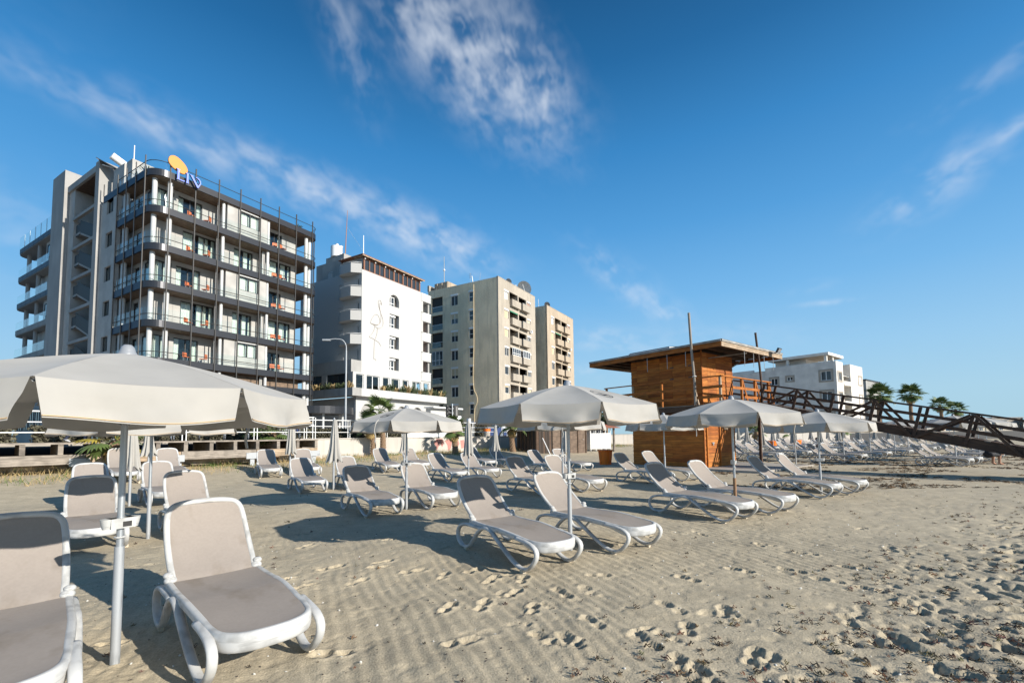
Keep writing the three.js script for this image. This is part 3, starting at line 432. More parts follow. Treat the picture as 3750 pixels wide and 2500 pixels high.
// ---------- lifeguard hut of lapped boards with its deck, flat roof and access ramp ----------
{
  const h = thing('lifeguard_hut', 'two storey brown timber lifeguard hut with wide flat roof and upper deck', 'hut', null, ...place(8.74, 20.83, 52));
  h.position.y = 0.06;
  const W = 2.9, Dp = 3.9, top = 5.42;
  box('core', h, M.shedDark, 0.03, W - 0.03, 0.02, top, -Dp + 0.03, -0.03);
  const cl = sub('cladding', h), hp = 0.212, pg = new Map();
  const plank = (len) => { const k = len.toFixed(2); if (!pg.has(k)) pg.set(k, [0, 1, 2].map((v) => { const g = boxGeo(0, len, 0, hp + 0.012, -0.013, 0.013), uv = g.attributes.uv; for (let i = 0; i < uv.count; i++) uv.setXY(i, uv.getX(i) * 0.55 + v * 0.37, uv.getY(i) + v * 0.29); return g; })); return pg.get(k)[(rnd() * 3) | 0]; };
  const lap = (x, y, z, len, ry, m) => { const o = mesh('plank', plank(len), m ?? hutMats[(rnd() * 5) | 0], cl); o.position.set(x, y, z); o.rotation.set(-0.085, ry, 0, 'YXZ'); return o; };
  for (let r = 0; r < 25; r++) {
    const y = 0.03 + r * hp, up = r > 13;
    // shaded face to the left of the corner
    const cutL = up ? [0, 0.36, 1.02, 1.72, 2.42, 3.12, 3.9] : [0, r % 2 ? 1.7 : 2.3, 3.9]; if (!up) cutL[1] = r % 3 === 0 ? 1.3 : cutL[1];
    for (let k = 0; k < cutL.length - 1; k++) lap(-0.016, y, -Dp + cutL[k], cutL[k + 1] - cutL[k] - 0.008, -Math.PI / 2);
    // sunlit face
    const cutR = up ? [0, 0.5, 1.3, 2.1, 2.9] : [0, 0.2, 1.35, 2.9];
    for (let k = 0; k < cutR.length - 1; k++) lap(cutR[k] + 0.004, y, 0.016, cutR[k + 1] - cutR[k] - 0.008, 0);
    lap(W + 0.016, y, 0, Dp, Math.PI / 2); lap(W, y, -Dp - 0.016, W, Math.PI);
  }
  bar('corner_board', h, hutMats[3], [-0.02, 0, 0.03], [-0.02, top, 0.03], 0.05, 0.05);
  for (const x of [0.19, 1.36]) bar('door_post', h, hutMats[2], [x, 0.05, 0.055], [x, 2.35, 0.055], 0.06, 0.06);
  const lk = sub('door_lock', h); box('hasp', lk, M.steel, 0.62, 0.82, 1.12, 1.17, 0.045, 0.07); box('padlock', lk, M.steel, 0.66, 0.73, 1.03, 1.12, 0.06, 0.085);
  box('notice_board', h, M.paleWood, 1.72, 2.12, 1.75, 2.45, 0.05, 0.085);
  for (const y of [4.2, 4.75]) for (const z of [-0.52, -1.5]) box('shutter_hinge', h, M.frameDark, -0.05, -0.035, y, y + 0.05, z - 0.1, z + 0.1);
  // deck round the upper storey
  const dk = sub('deck', h);
  for (let k = 0; k < 9; k++) box('deck_board', dk, M.greyWood2, -0.95, W + 1.1, 2.80, 2.84, 0.045 + k * 0.15, 0.185 + k * 0.15);
  for (let k = 0; k < 6; k++) box('deck_board', dk, M.greyWood2, -0.95 + k * 0.15, -0.81 + k * 0.15, 2.80, 2.84, -5.0, 0.035);
  bar('deck_beam', dk, M.ramp, [-0.9, 2.68, -5.0], [-0.9, 2.68, 1.38], 0.07, 0.24); bar('deck_beam', dk, M.ramp, [-0.9, 2.68, 1.36], [W + 1.1, 2.68, 1.36], 0.07, 0.24); bar('deck_beam', dk, M.ramp, [-0.1, 2.62, -4.2], [-0.1, 2.62, 1.36], 0.08, 0.2);
  for (let k = 0; k < 8; k++) bar('deck_joist', dk, M.ramp, [-0.9, 2.74, -4.6 + k * 0.8], [0, 2.74, -4.6 + k * 0.8], 0.06, 0.1);
  const rl = sub('deck_railing', h), rc = [hutMats[1], M.paleWood, hutMats[0]];
  bar('top_rail', rl, hutMats[1], [-0.88, 4.03, -5.0], [-0.88, 4.03, 1.42], 0.12, 0.045); bar('top_rail', rl, hutMats[0], [-0.95, 4.03, 1.36], [W + 1.0, 4.03, 1.36], 0.12, 0.045);
  bar('middle_rail', rl, hutMats[1], [-0.88, 3.58, -5.0], [-0.88, 3.58, 1.42], 0.04, 0.12); bar('middle_rail', rl, hutMats[0], [0.1, 3.58, 1.36], [W + 1.0, 3.58, 1.36], 0.04, 0.12); bar('lower_rail', rl, hutMats[1], [-0.88, 3.16, -5.0], [-0.88, 3.16, 1.42], 0.04, 0.12); bar('lower_rail', rl, hutMats[1], [1.2, 3.2, 1.36], [W + 1.0, 3.2, 1.36], 0.04, 0.12);
  [-4.9, -3.2, -1.55, 0.05, 1.3].forEach((z, i) => bar('rail_post', rl, rc[i % 3], [-0.84, 2.6, z], [-0.84, 4.0, z], 0.09, 0.09)); bar('rail_brace', rl, M.paleWood, [-0.84, 2.85, 0.3], [-0.84, 3.95, 0.05], 0.07, 0.05);
  [1.0, 2.3, 3.7].forEach((x) => { bar('rail_post', rl, hutMats[0], [x, 2.6, 1.33], [x, 4.0, 1.33], 0.09, 0.09); bar('rail_brace', rl, hutMats[1], [x + 0.04, 3.95, 1.36], [x + 0.55, 2.85, 1.36], 0.05, 0.08); });
  
  // roof
  const rf = sub('roof', h), x0 = -0.85, x1 = 5.25, z0 = -6.05, z1 = 1.42;
  const rg = new THREE.BufferGeometry(), xm = (x0 + x1) / 2, zm = (z0 + z1) / 2, e = 5.60, a = 5.86; { const q = [[x0 - 0.05, e, z0 - 0.05], [x1 + 0.05, e, z0 - 0.05], [x1 + 0.05, e, z1 + 0.05], [x0 - 0.05, e, z1 + 0.05], [xm, a, zm - 1], [xm, a, zm + 1]], t = [[3, 2, 5], [2, 1, 4], [2, 4, 5], [1, 0, 4], [0, 3, 5], [0, 5, 4], [0, 1, 2], [0, 2, 3]]; rg.setAttribute('position', new THREE.Float32BufferAttribute(t.flat().flatMap((i) => q[i]), 3)); rg.setAttribute('uv', new THREE.Float32BufferAttribute(t.flat().flatMap((i) => [q[i][0], q[i][2]]), 2)); rg.computeVertexNormals(); }
  mesh('roof_cover', rg, M.roofRed, rf);
  const soft = mat(0.10, 0.065, 0.04, { roughness: 0.8, map: woodT });
  for (let k = 0; k < 22; k++) box('roof_board', rf, soft, x0 + 0.04 + k * 0.277, x0 + 0.31 + k * 0.277, e - 0.045, e - 0.012, z0 + 0.05, z1 - 0.05);
  for (let k = 0; k < 11; k++) box('rafter', rf, M.ramp, x0 + 0.05, x1 - 0.05, e - 0.22, e - 0.05, z0 + 0.25 + k * 0.69, z0 + 0.31 + k * 0.69);
  const gutter = mat(0.40, 0.38, 0.35, { roughness: 0.7, map: woodT });
  for (const [p, q] of [[[x0, 0, z0], [x0, 0, z1]], [[x0, 0, z1], [x1, 0, z1]], [[x1, 0, z1], [x1, 0, z0]], [[x1, 0, z0], [x0, 0, z0]]]) { const onL = p[0] === q[0]; bar('fascia', rf, onL ? hutMats[1] : M.paleWood, [p[0], e - 0.20, p[2]], [q[0], e - 0.20, q[2]], 0.04, 0.20); bar('edge_strip', rf, gutter, [p[0] + (onL ? -0.03 : 0), e - 0.05, p[2] + (onL ? 0 : 0.03)], [q[0] + (onL ? -0.03 : 0), e - 0.05, q[2] + (onL ? 0 : 0.03)], 0.05, 0.085); }
  for (const [x, z] of [[-0.85, -2.3], [-0.85, -1.2], [-0.85, -0.25], [1.3, 1.38], [2.2, 1.38], [3.3, 1.38], [4.3, 1.38]]) rod('eave_rod', rf, M.steelDull, [x, 4.62, z], [x, 5.4, z], 0.011);
  for (const s of [0, 1]) bar('eave_brace', rf, M.greyWood2, [W + 0.02, 4.7, -0.4 - s * 3], [W + 1.7, 5.35, -0.4 - s * 3], 0.06, 0.09);
  bar('eave_brace', rf, M.greyWood, [0.6, 5.1, 0.05], [1.6, 5.25, 1.35], 0.05, 0.05);
  const fl = sub('floodlight', h); bar('arm', fl, M.steelDull, [4.0, 5.45, 1.45], [4.0, 5.48, 1.72], 0.04, 0.04); const lamp = box('lamp_head', fl, M.frameDark, -0.17, 0.17, -0.12, 0.12, -0.04, 0.04); lamp.position.set(4.0, 5.56, 1.78); lamp.rotation.x = 0.5; box('lens', lamp, M.capGrey, -0.14, 0.14, -0.09, 0.09, 0.041, 0.05);
  const sp = thing('solar_panel', 'thin tilted solar panel lying on the brown hut roof', 'solar panel', null, ...place(8.74, 20.83, 52)); const pan = sub('panel', sp); box('glass_sheet', pan, M.glass, -0.6, 1.1, 0, 0.03, -2, 0.3); box('frame', pan, M.paintWhite, -0.64, 1.14, -0.05, -0.002, -2.04, 0.34); pan.position.set(0.1, 5.86, -1.6); pan.rotation.z = 0.12; for (const z of [-1.7, 0.1]) box('foot', sp, M.paintWhite, 0.1, 0.16, 5.6, 5.85, -1.6 + z, -1.55 + z);
  // poles lashed to the railing
  const fp = thing('flag_pole', 'tall weathered wooden pole tied to the hut railing corner', 'pole', null); fp.position.set(7.98, 2.9, -19.95); mesh('shaft', tubeGeo([[0.08, 0, 0], [0.07, 1.0, 0.02], [0.0, 2.4, 0], [-0.06, 4.1, 0]], 0.055, 20, 9), M.greyWood, fp); mesh('rope', new THREE.TorusGeometry(0.075, 0.018, 6, 14), M.paintWhite, fp).position.set(0.07, 1.25, 0.02); fp.children[1].rotation.x = 1.4;
  const fp2 = thing('flag_pole', 'thin brown pole rising beside the right eave of the hut', 'pole', null); fp2.position.set(11.75, 2.5, -21.4); mesh('shaft', tubeGeo([[0.06, 0, 0], [0.03, 1.8, 0], [-0.12, 3.85, 0]], 0.05, 16, 8), M.ramp, fp2); mesh('cap', new THREE.CylinderGeometry(0.055, 0.05, 0.06, 8), M.ramp, fp2).position.set(-0.12, 3.86, 0);
  const sl = structure(box('hut_slab', scene, M.paving, -0.5, 5.2, -0.2, 0.09, -4.6, 2.6)); sl.position.set(8.74, 0, -20.83); sl.rotation.y = (90 - 52) * D2R;
}
// access ramp: a timber truss sloping from the hut deck down to the sand
{
  const r = thing('access_ramp', 'long dark timber truss ramp sloping down from the hut deck', 'ramp', null, 11.3, 0, -22.25, 0);
  // local x runs down the ramp
  const hd = 141.3; r.rotation.order = 'YXZ'; r.rotation.set(0, (90 - hd) * D2R, 0);
  const tilt = new THREE.Matrix4().makeRotationZ(-Math.atan(0.244)), topAt = 4.20;                                                  // height of the top rail at x = 0
  const T = (g) => g.applyMatrix4(tilt).translate(0, topAt, 0), put = (name, geo, p, m = M.ramp) => mesh(name, T(geo), m, p);
  const L = 14.2, s0 = 2.52, sp = 1.42;
  [0, -1.2].forEach((z, side) => {
    const t = sub(side ? 'far_truss' : 'near_truss', r), zo = z + (side ? -0.05 : 0.05);
    put('top_rail', boxGeo(-0.4, L, -0.07, 0, z - 0.05, z + 0.05), t); put('upper_rail', boxGeo(-0.4, L, -0.41, -0.31, z - 0.018, z + 0.018), t); put('lower_rail', boxGeo(-0.4, L, -0.73, -0.63, z - 0.018, z + 0.018), t);
    put('bottom_beam', boxGeo(-0.2, L, -1.25, -0.94, z - 0.035, z + 0.035), t);
    for (let k = -1; k < 9; k++) {
      const x = s0 + (k - 0) * sp; put('post', boxGeo(x - 0.05, x + 0.05, -1.25, -0.072, zo - 0.035, zo + 0.035), t);
      if (k % 2 === 0) for (const q of [-1, 1]) put('diagonal', barGeo([x + q * 0.05, -0.1, zo + (side ? -0.07 : 0.07)], [x + q * 1.36, -1.2, zo + (side ? -0.07 : 0.07)], 0.05, 0.09), t);
    }
  });
  const d = sub('walkway', r); for (let k = 0; k < 92; k++) put('deck_board', boxGeo(-0.2 + k * 0.155, -0.06 + k * 0.155, -0.935, -0.895, -1.23, 0.03), d, k % 3 ? M.ramp : M.greyWood2);
  for (const x of [0.2]) for (const z of [-1.2]) { const g = boxGeo(x - 0.06, x + 0.06, -0.2, topAt - 1.25 - x * 0.244, z - 0.06 - 0.1, z - 0.04); mesh('support_leg', g, M.ramp, r); }
  const lp = thing('landing_platform', 'weathered grey board platform lying on the sand at the ramp foot', 'platform', null, 16.35, 0.0, -14.15, (90 - hd) * D2R);
  for (let k = 0; k < 14; k++) box('board', lp, M.greyWood, k * 0.16, 0.145 + k * 0.16, 0.06, 0.11, -1.6, 0.4); for (const z of [-1.4, 0.2]) box('bearer', lp, M.greyWood2, 0, 2.24, -0.06, 0.057, z - 0.05, z + 0.05);
}
// brown store shed and the white changing cabin behind the parasols
{
  const s = thing('storage_shed', 'dark brown slatted storage shed behind the second row parasols', 'shed', null, ...place(1.85, 34.6, 52)); s.position.y = 0.1;
  box('core', s, M.shedDark, 0.02, 5.4, 0, 2.55, -2.4, -0.05);
  const sl = sub('slat_wall', s); for (let k = 0; k < 16; k++) box('slat', sl, k % 3 ? M.shedDark : M.shedPost, -0.03 - 0.02 * (k % 2), 0.0, 0.02, 2.6, -2.4 + k * 0.15 + 0.012, -2.4 + (k + 1) * 0.15 - 0.012); for (let k = 0; k < 9; k++) box('slat', sl, k % 4 ? M.shedDark : M.shedPost, 0.02 + k * 0.16, 0.165 + k * 0.16, 0.02, 2.6, -0.03, 0.01 + 0.02 * (k % 2));
  const pw = sub('panel_wall', s); for (let k = 0; k < 4; k++) { box('panel', pw, M.shedBrown, 1.62 + k * 0.95, 2.44 + k * 0.95, 0.05, 2.5, -0.03, 0.02); box('post', pw, M.shedPost, 2.46 + k * 0.95, 2.55 + k * 0.95, 0, 2.6, -0.04, 0.08); }
  box('roof', s, M.shedPost, -0.2, 5.6, 2.6, 2.7, -2.6, 0.25); box('door_knob', s, M.steel, 5.0, 5.05, 1.15, 1.2, 0.02, 0.07);
  const st = thing('leaning_stake', 'short pale stake leaning against the dark shed slats', 'stake', null); st.position.set(2.35, 0.1, -34.2); const shaft = rod('shaft', st, M.paintWhite, [0.5, 0, 0.2], [-0.1, 1.35, 0.1], 0.035); mesh('tip', new THREE.ConeGeometry(0.04, 0.08, 8), M.paintWhite, shaft).position.set(0.52, -0.03, 0.2); box('block', st, M.paving, 0.3, 1.1, -0.1, 0.1, -0.1, 0.2);
  const c = thing('changing_cabin', 'white panelled changing cabin with red tiled roof behind the shed', 'cabin', null, ...place(6.2, 38.9, 60)); c.position.y = 0.15;
  for (let k = 0; k < 4; k++) { box('panel', c, M.paintWhite, 0.62 + k * 0.56, 1.16 + k * 0.56, 0.28, 1.62, -0.02, 0.02); box('opening_screen', c, M.capGrey, 0.66 + k * 0.56, 1.12 + k * 0.56, 1.66, 2.02, -0.9, -0.88); box('post', c, M.paintWhite, 0.58 + k * 0.56, 0.62 + k * 0.56, 0.1, 2.1, -0.03, 0.03); box('leg', c, M.frameDark, 0.57 + k * 0.56, 0.63 + k * 0.56, -0.2, 0.1, -0.03, 0.03); }
  box('post', c, M.paintWhite, 2.82, 2.86, 0.1, 2.1, -0.03, 0.03); box('side_panel', c, M.paintWhite, 0.54, 0.57, 0.28, 2.05, -1.0, 0.02); box('shower_pipe', c, M.steel, 1.3, 2.4, 2.03, 2.06, -0.5, -0.47); box('post', c, M.greyWood2, 3.2, 3.34, -0.2, 2.15, -0.1, 0.04); box('post', c, M.greyWood2, 3.2, 3.34, -0.2, 2.15, -1.4, -1.26);
  const rg = new THREE.ConeGeometry(2.45, 0.42, 4, 1); rg.rotateY(Math.PI / 4); rg.scale(1, 1, 0.62); const ro = mesh('roof', rg, M.tileRed, c); ro.position.set(1.9, 2.34, -0.65); box('roof_edge', ro, M.brownFrame, -1.75, 1.75, -0.27, -0.215, -1.08, 1.08);
  const b = thing('litter_bin', 'orange litter bin standing on the sand left of the hut', 'bin', null, 5.24, lo(5.24, 25.8), -25.84, 0.5);
  const bg = new THREE.CylinderGeometry(0.40, 0.32, 0.78, 4, 1, true); bg.rotateY(Math.PI / 4); mesh('body', bg, M.orange, b).position.y = 0.39; box('rim', b, M.orange, -0.31, 0.31, 0.76, 0.82, -0.31, 0.31); box('dark_opening', b, M.dark, -0.26, 0.26, 0.815, 0.83, -0.26, 0.26);
  for (const [x, f, l] of [[26.2, 46, 'orange litter bin by the villa, beyond the folded parasols'], [29.6, 47.5, 'second orange litter bin, behind the stooping person']]) { const q = thing('litter_bin', l, 'bin', 'orange bins near the villa', x, lo(x, f), -f, 0.3); mesh('body', bg, M.orange, q).position.y = 0.39; box('rim', q, M.orange, -0.31, 0.31, 0.76, 0.82, -0.31, 0.31); }
}

// ---------- hotel with curved dark balcony bands, at the left ----------
{
  const b = thing('hotel_building', 'modern hotel with dark curved balcony bands and glass balustrades', 'building', null, ...place(-29.04, 40.73, 30.4));
  const F = [25.4, 22.1, 18.75, 15.4, 12.0, 8.75], XL = -3.34, RL = 1.29, XR = 13.1, RR = 0.9, band = 0.6;
  // plan outline of a balcony slab, offset inwards by q: left side, rounded corner, front, rounded end, right side
  const outline = (q, zb = -11, vb = 7.05) => { const p = [[XL + q, -vb], [XL + q, -RL]]; for (let k = 1; k <= 10; k++) { const a = Math.PI - k * Math.PI / 20; p.push([XL + RL + (RL - q) * Math.cos(a), -RL + (RL - q) * Math.sin(a)]); } p.push([12.2, -q]); for (let k = 1; k <= 8; k++) { const a = Math.PI / 2 - k * Math.PI / 16; p.push([XR - RR + (RR - q) * Math.cos(a), -RR + (RR - q) * Math.sin(a)]); } p.push([XR - q, zb]); return p; };
  const plan = (pts, y0, y1) => { const g = new THREE.ExtrudeGeometry(new THREE.Shape(pts.map(([x, z]) => new THREE.Vector2(x, -z))), { depth: y1 - y0, bevelEnabled: false }); g.rotateX(-Math.PI / 2); g.translate(0, y0, 0); return g; };
  const closeIn = (pts) => [...pts, [-1.0, -11], [-1.0, -7.05]];
  const ribbon = (pts, y0, y1) => { const P = [], I = []; pts.forEach(([x, z]) => P.push(x, y0, z, x, y1, z)); for (let i = 0; i < pts.length - 1; i++) { const a = i * 2; I.push(a, a + 2, a + 1, a + 1, a + 2, a + 3); } const g = new THREE.BufferGeometry(); g.setAttribute('position', new THREE.Float32BufferAttribute(P, 3)); g.setIndex(I); g.computeVertexNormals(); return g; };
  const glassPts = outline(0.09), railPts = outline(0.02);
  // segments of the outline for glass panels: left straight by posts, curve, front bays, end curve
  const leftV = [7.0, 5.04, 3.14, RL], bays = []; for (let k = -1; k < 7; k++) bays.push(-2.05 + (k + 1) * 2.04 - 0.0);
  const segs = () => { const s = []; for (let k = 0; k < 3; k++) s.push([[XL + 0.09, -leftV[k]], [XL + 0.09, -leftV[k + 1]]]); s.push(glassPts.slice(1, 12)); for (let k = 0; k < 7; k++) s.push([[-2.05 + k * 2.036, -0.09], [-2.05 + (k + 1) * 2.036, -0.09]]); s.push(glassPts.slice(12, 21)); s.push([[XR - 0.09, -0.9], [XR - 0.09, -3.4]]); return s; };
  F.forEach((y, i) => {
    const sl = mesh('balcony_band', plan(closeIn(outline(0)), y - band, y), M.livMetal, b);
    mesh('wood_soffit', plan(closeIn(outline(0.12)), y - band - 0.03, y - band - 0.004), M.soffit, sl);
    for (const pts of segs()) mesh('glass_panel', ribbon(pts, y + 0.02, i ? y + 1.08 : y + 0.9), M.glassClear, sl);
    mesh('handrail', new THREE.TubeGeometry(new THREE.CatmullRomCurve3(railPts.slice(0, 22).map(([x, z]) => new THREE.Vector3(x, y + (i ? 0.5 : 0.73), z)), false, 'centripetal'), 90, 0.032, 6), M.frameDark, sl);
  });
  // blue-grey band panels on the shaded side, each between two posts
  for (const y of F) for (let k = 0; k < 3; k++) box('band_panel', b, M.livBlue, XL - 0.025, XL - 0.004, y - band - 0.02, y + 0.02, -leftV[k] + 0.03, -leftV[k + 1] - 0.03);
  box('band_panel', b, M.livBlue, XL - 0.03, XL + 0.25, F[0] - 0.62, F[0] + 0.02, -10.35, -7.1);
  // posts
  for (const v of leftV) box('post', b, M.livPost, XL - 0.10, XL - 0.03, 5.2, v === RL ? 26.65 : 26.6, -v - 0.045, -v + 0.045);
  for (let k = 0; k < 8; k++) box('post', b, M.livPost, -2.05 + k * 2.036 - 0.045, -2.05 + k * 2.036 + 0.045, 2, 26.65, 0.012, 0.10);
  box('post', b, M.livPost, XR + 0.01, XR + 0.1, 2, 26.4, -1.0, -0.91);
  // round columns
  for (const [x, z, t] of [[-2.75, -1.05, 24.75], [-1.75, -0.62, 24.75], [11.85, -0.6, 24.75], [12.5, -0.95, 24.75], [12.5, -5, 24.75]]) rod('column', b, M.column, [x, 1.5, z], [x, t, z], 0.2, 0.2, 18);
  for (const y of [...F]) for (const x of [2.72, 7.25]) { rod('column', b, M.column, [x, y - 3.35 + 0.02, -0.45], [x, y - band - 0.04, -0.45], 0.15, 0.15, 14); rod('drain_pipe', b, M.column, [x - 0.33, y - 3.35 + 0.02, -0.8], [x - 0.33, y - band - 0.04, -0.8], 0.06, 0.06, 10); }
  // walls, alternately a projecting bay and full-height glazing
  const zR = -1.8;
  F.forEach((y, i) => {
    const lo_ = y - 3.35, hi = y - band - 0.034, A = i % 2 === 0, top = hi - 0.35;
    const holes = A ? [[-0.6, 1.45, lo_ + 0.1, top], [8.0, 9.65, lo_ + 0.1, top]] : [[-0.15, 2.75, lo_ + 0.1, top + 0.15], [4.5, 6.45, lo_ + 0.1, top + 0.15], [8.3, 10.8, lo_ + 0.1, top + 0.15]];
    wall('wall', b, M.livWall, A ? -0.95 : -0.75, 11.4, lo_, hi, 0.25, holes, [0, 0, zR]);
    for (const [a, c, d, e] of holes) win(b, a, c, d, e, zR - 0.12, { fm: M.frameDark, n: c - a > 2.5 ? 3 : 2, clear: 1, cur: A ? [[0, 0.28], [0.82, 1]] : [[0, 0.36], [0.52, 0.8], [0.9, 1]] });
    if (A) {
      wall('projecting_bay', b, M.livWall, 3.0, 7.05, lo_, hi, 0.2, [[4.3, 6.25, lo_ + 1.15, lo_ + 2.55]], [0, 0, -0.28]);
      box('bay_side', b, M.livWall, 3.0, 3.15, lo_ + 0.004, hi - 0.004, zR + 0.004, -0.482); box('bay_side', b, M.livWall, 6.9, 7.05, lo_ + 0.004, hi - 0.004, zR + 0.004, -0.482);
      box('bay_back', b, M.interior, 3.15, 6.9, lo_ + 0.01, hi - 0.01, -1.6, -1.5);
      win(b, 4.3, 6.25, lo_ + 1.15, lo_ + 2.55, -0.34, { fm: M.frameDark, n: 2, clear: 1, cur: [[0.02, 0.4], [0.45, 0.98]] });
      box('lintel_strip', b, M.column, 4.25, 6.3, lo_ + 2.56, lo_ + 2.66, -0.276, -0.2);
    } else { box('partition', b, M.livWall, 2.85, 3.05, lo_, hi, zR + 0.004, -0.75); box('partition', b, M.livWall, 7.0, 7.2, lo_, hi, zR + 0.004, -0.75); }
    // corner room: glazed corner on A floors, plain wall on B floors
    if (A) { win(b, -2.3, -0.98, lo_ + 0.1, top, zR + 0.02, { fm: M.frameDark, n: 2, clear: 1, cur: [[0.05, 0.95]] }); win(b, -3.6, -1.85, lo_ + 0.1, top, 0.02, { fm: M.frameDark, n: 2, clear: 1, cur: [[0, 1]] }, [-2.3, 0, 0], -Math.PI / 2); box('corner_lintel', b, M.livWall, -2.32, -0.96, top, hi, zR - 0.2, zR + 0.03); }
    else { wall('corner_wall', b, M.livWall, -2.2, -0.76, lo_, hi, 0.2, [], [0, 0, zR]); }
    const sw = wall('side_wall', b, M.livWall, -11, A ? -3.6 : -1.82, lo_, hi, 0.25, [[-6.1, -5.0, lo_ + 0.1, top]], [-2.2, 0, 0], -Math.PI / 2);
    win(b, -6.1, -5.0, lo_ + 0.1, top, -0.1, { fm: M.frameDark, n: 1, gm: M.glass }, [-2.2, 0, 0], -Math.PI / 2);
    for (const v of [6.15, 6.6]) rod('column', b, M.column, [-2.9, lo_ + 0.02, -v], [-2.9, hi, -v], 0.16, 0.16, 12);
    if (A) box('interior_wall', b, M.interior, -1.2, 3.0, lo_ + 0.01, hi - 0.01, -5.2, -5.1); box('interior_wall', b, M.interior, -1.9, 11.3, lo_ + 0.01, hi - 0.01, -5.0, -4.9);
    box('end_wall', b, M.livWall, 11.2, 11.4, lo_, hi, -10.8, zR - 0.26);
  });
  box('rear_wall', b, M.livWall, -1.2, 12.6, 1.5, 24.7, -11.4, -11.02);
  // lower storeys
  mesh('balcony_band', plan(closeIn(outline(0)), 6.55, 7.12), M.livMetal, b);
  wall('wall', b, M.soffit, -0.9, 11.4, 7.13, 8.1, 0.2, [], [0, 0, -1.0]); wall('wall', b, M.interior, -2.0, 11.4, 1.5, 6.5, 0.2, [], [0, 0, -3.4]);
  { const g = plan(Array.from({ length: 40 }, (_, k) => { const a = k / 40 * 6.2832; return [13.4 + 3.6 * Math.cos(a), 0.6 + 3.0 * Math.sin(a)]; }), 4.35, 5.15); mesh('round_canopy', g, M.livMetal, b); for (const [x, z] of [[12.2, 2.4], [14.6, 2.6], [15.8, 0.6]]) rod('column', b, M.column, [x, 1.5, z], [x, 4.35, z], 0.13, 0.13, 12); }
  // small windows on the white side wall, one per storey
  const sideHoles = [], sideW = []; F.forEach((y) => { const t = y - 0.55; sideHoles.push([-9.6, -8.1, t - 1.45, t]); });
  wall('side_wall', b, M.livWall, -10.95, -7.1, 1.5, 24.78, 0.3, sideHoles, [XL + 0.02, 0, 0], -Math.PI / 2);
  for (const [a, c, d, e] of sideHoles) win(b, a, c, d, e, -0.16, { fm: M.frameDark, n: 2, clear: 1, cur: [[0.3, 0.75]], sill: 0.1, sm: M.livWall }, [XL + 0.02, 0, 0], -Math.PI / 2);
  // stair tower between two concrete fins
  const st = M.livWall;
  box('concrete_fin', b, M.concrete, XL - 0.24, XL + 1.2, 1.5, 29.3, -11.95, -11.02);
  box('concrete_fin', b, M.concrete, XL - 0.36, XL + 4.2, 1.5, 31.1, -23.8, -20.1);
  box('tower_wall', b, st, XL + 1.21, 1.6, 24.5, 29.28, -11.6, -11.05); box('tower_wall', b, st, XL + 3.2, XL + 3.5, 1.5, 28.6, -20.08, -12.0); box('tower_wall', b, st, XL + 0.1, XL + 3.18, 1.5, 28.6, -20.08, -18.5);
  box('tower_roof', b, M.hotelGrey, XL - 0.10, 1.6, 28.6, 29.25, -20.05, -11.98); box('tower_soffit', b, M.shedPost, XL + 0.1, XL + 3.1, 28.5, 28.58, -18.4, -12.0);
  const wire = mat(0.03, 0.029, 0.028, { roughness: 0.6 });
  for (const y of [...F, 5.4]) {
    const s = sub('stair_flight', b);
    box('landing_edge', s, M.hotelGrey, XL - 0.02, XL + 0.25, y - 0.3, y, -18.45, -11.97); box('landing', s, M.concrete, XL + 0.25, XL + 3.1, y - 0.2, y - 0.02, -13.6, -11.97); box('landing', s, M.concrete, XL + 0.25, XL + 3.1, y - 1.9, y - 1.7, -18.4, -17.2);
    bar('stringer', s, M.concrete, [XL + 0.75, y - 3.3, -13.4], [XL + 0.75, y - 1.75, -17.4], 0.9, 0.22); bar('stringer', s, M.concrete, [XL + 2.3, y - 0.15, -13.4], [XL + 2.3, y - 1.75, -17.4], 0.9, 0.22);
    bar('stair_rail', s, wire, [XL + 0.3, y - 2.55, -13.4], [XL + 0.3, y - 1.0, -17.4], 0.03, 1.25); bar('stair_rail', s, wire, [XL + 1.7, y - 0.5, -13.4], [XL + 1.7, y - 1.9, -17.4], 0.03, 1.2); box('landing_screen', s, wire, XL + 0.28, XL + 0.31, y - 2.0, y - 0.75, -18.4, -17.4); box('stair_rail', s, wire, XL + 0.28, XL + 0.31, y - 3.3, y - 2.3, -13.4, -11.97);
  }
  // rear balconies
  [25.95, 22.3, 18.9, 15.5, 12.1].forEach((y, i) => {
    const p = [[XL, -23.82], [XL, -36.2]]; for (let k = 1; k <= 8; k++) { const a = Math.PI + k * Math.PI / 16; p.push([XL + 1.3 + 1.3 * Math.cos(a), -36.2 + 1.3 * Math.sin(a)]); } p.push([4, -37.5], [4, -23.82]);
    const g = new THREE.ExtrudeGeometry(new THREE.Shape(p.map(([x, z]) => new THREE.Vector2(x, -z)).reverse()), { depth: 0.7, bevelEnabled: false }); g.rotateX(-Math.PI / 2); g.translate(0, y - 0.7, 0);
    const sl = mesh('rear_balcony', g, i < 3 ? M.concrete : M.hotelGrey, b);
    for (let k = 0; k < 7; k++) box('band_panel', sl, i < 3 ? M.livBlue : M.hotelGrey, XL - 0.04, XL - 0.005, y - 0.62, y - 0.04, -24.0 - (k + 1) * 1.76 + 0.03, -24.0 - k * 1.76 - 0.03);
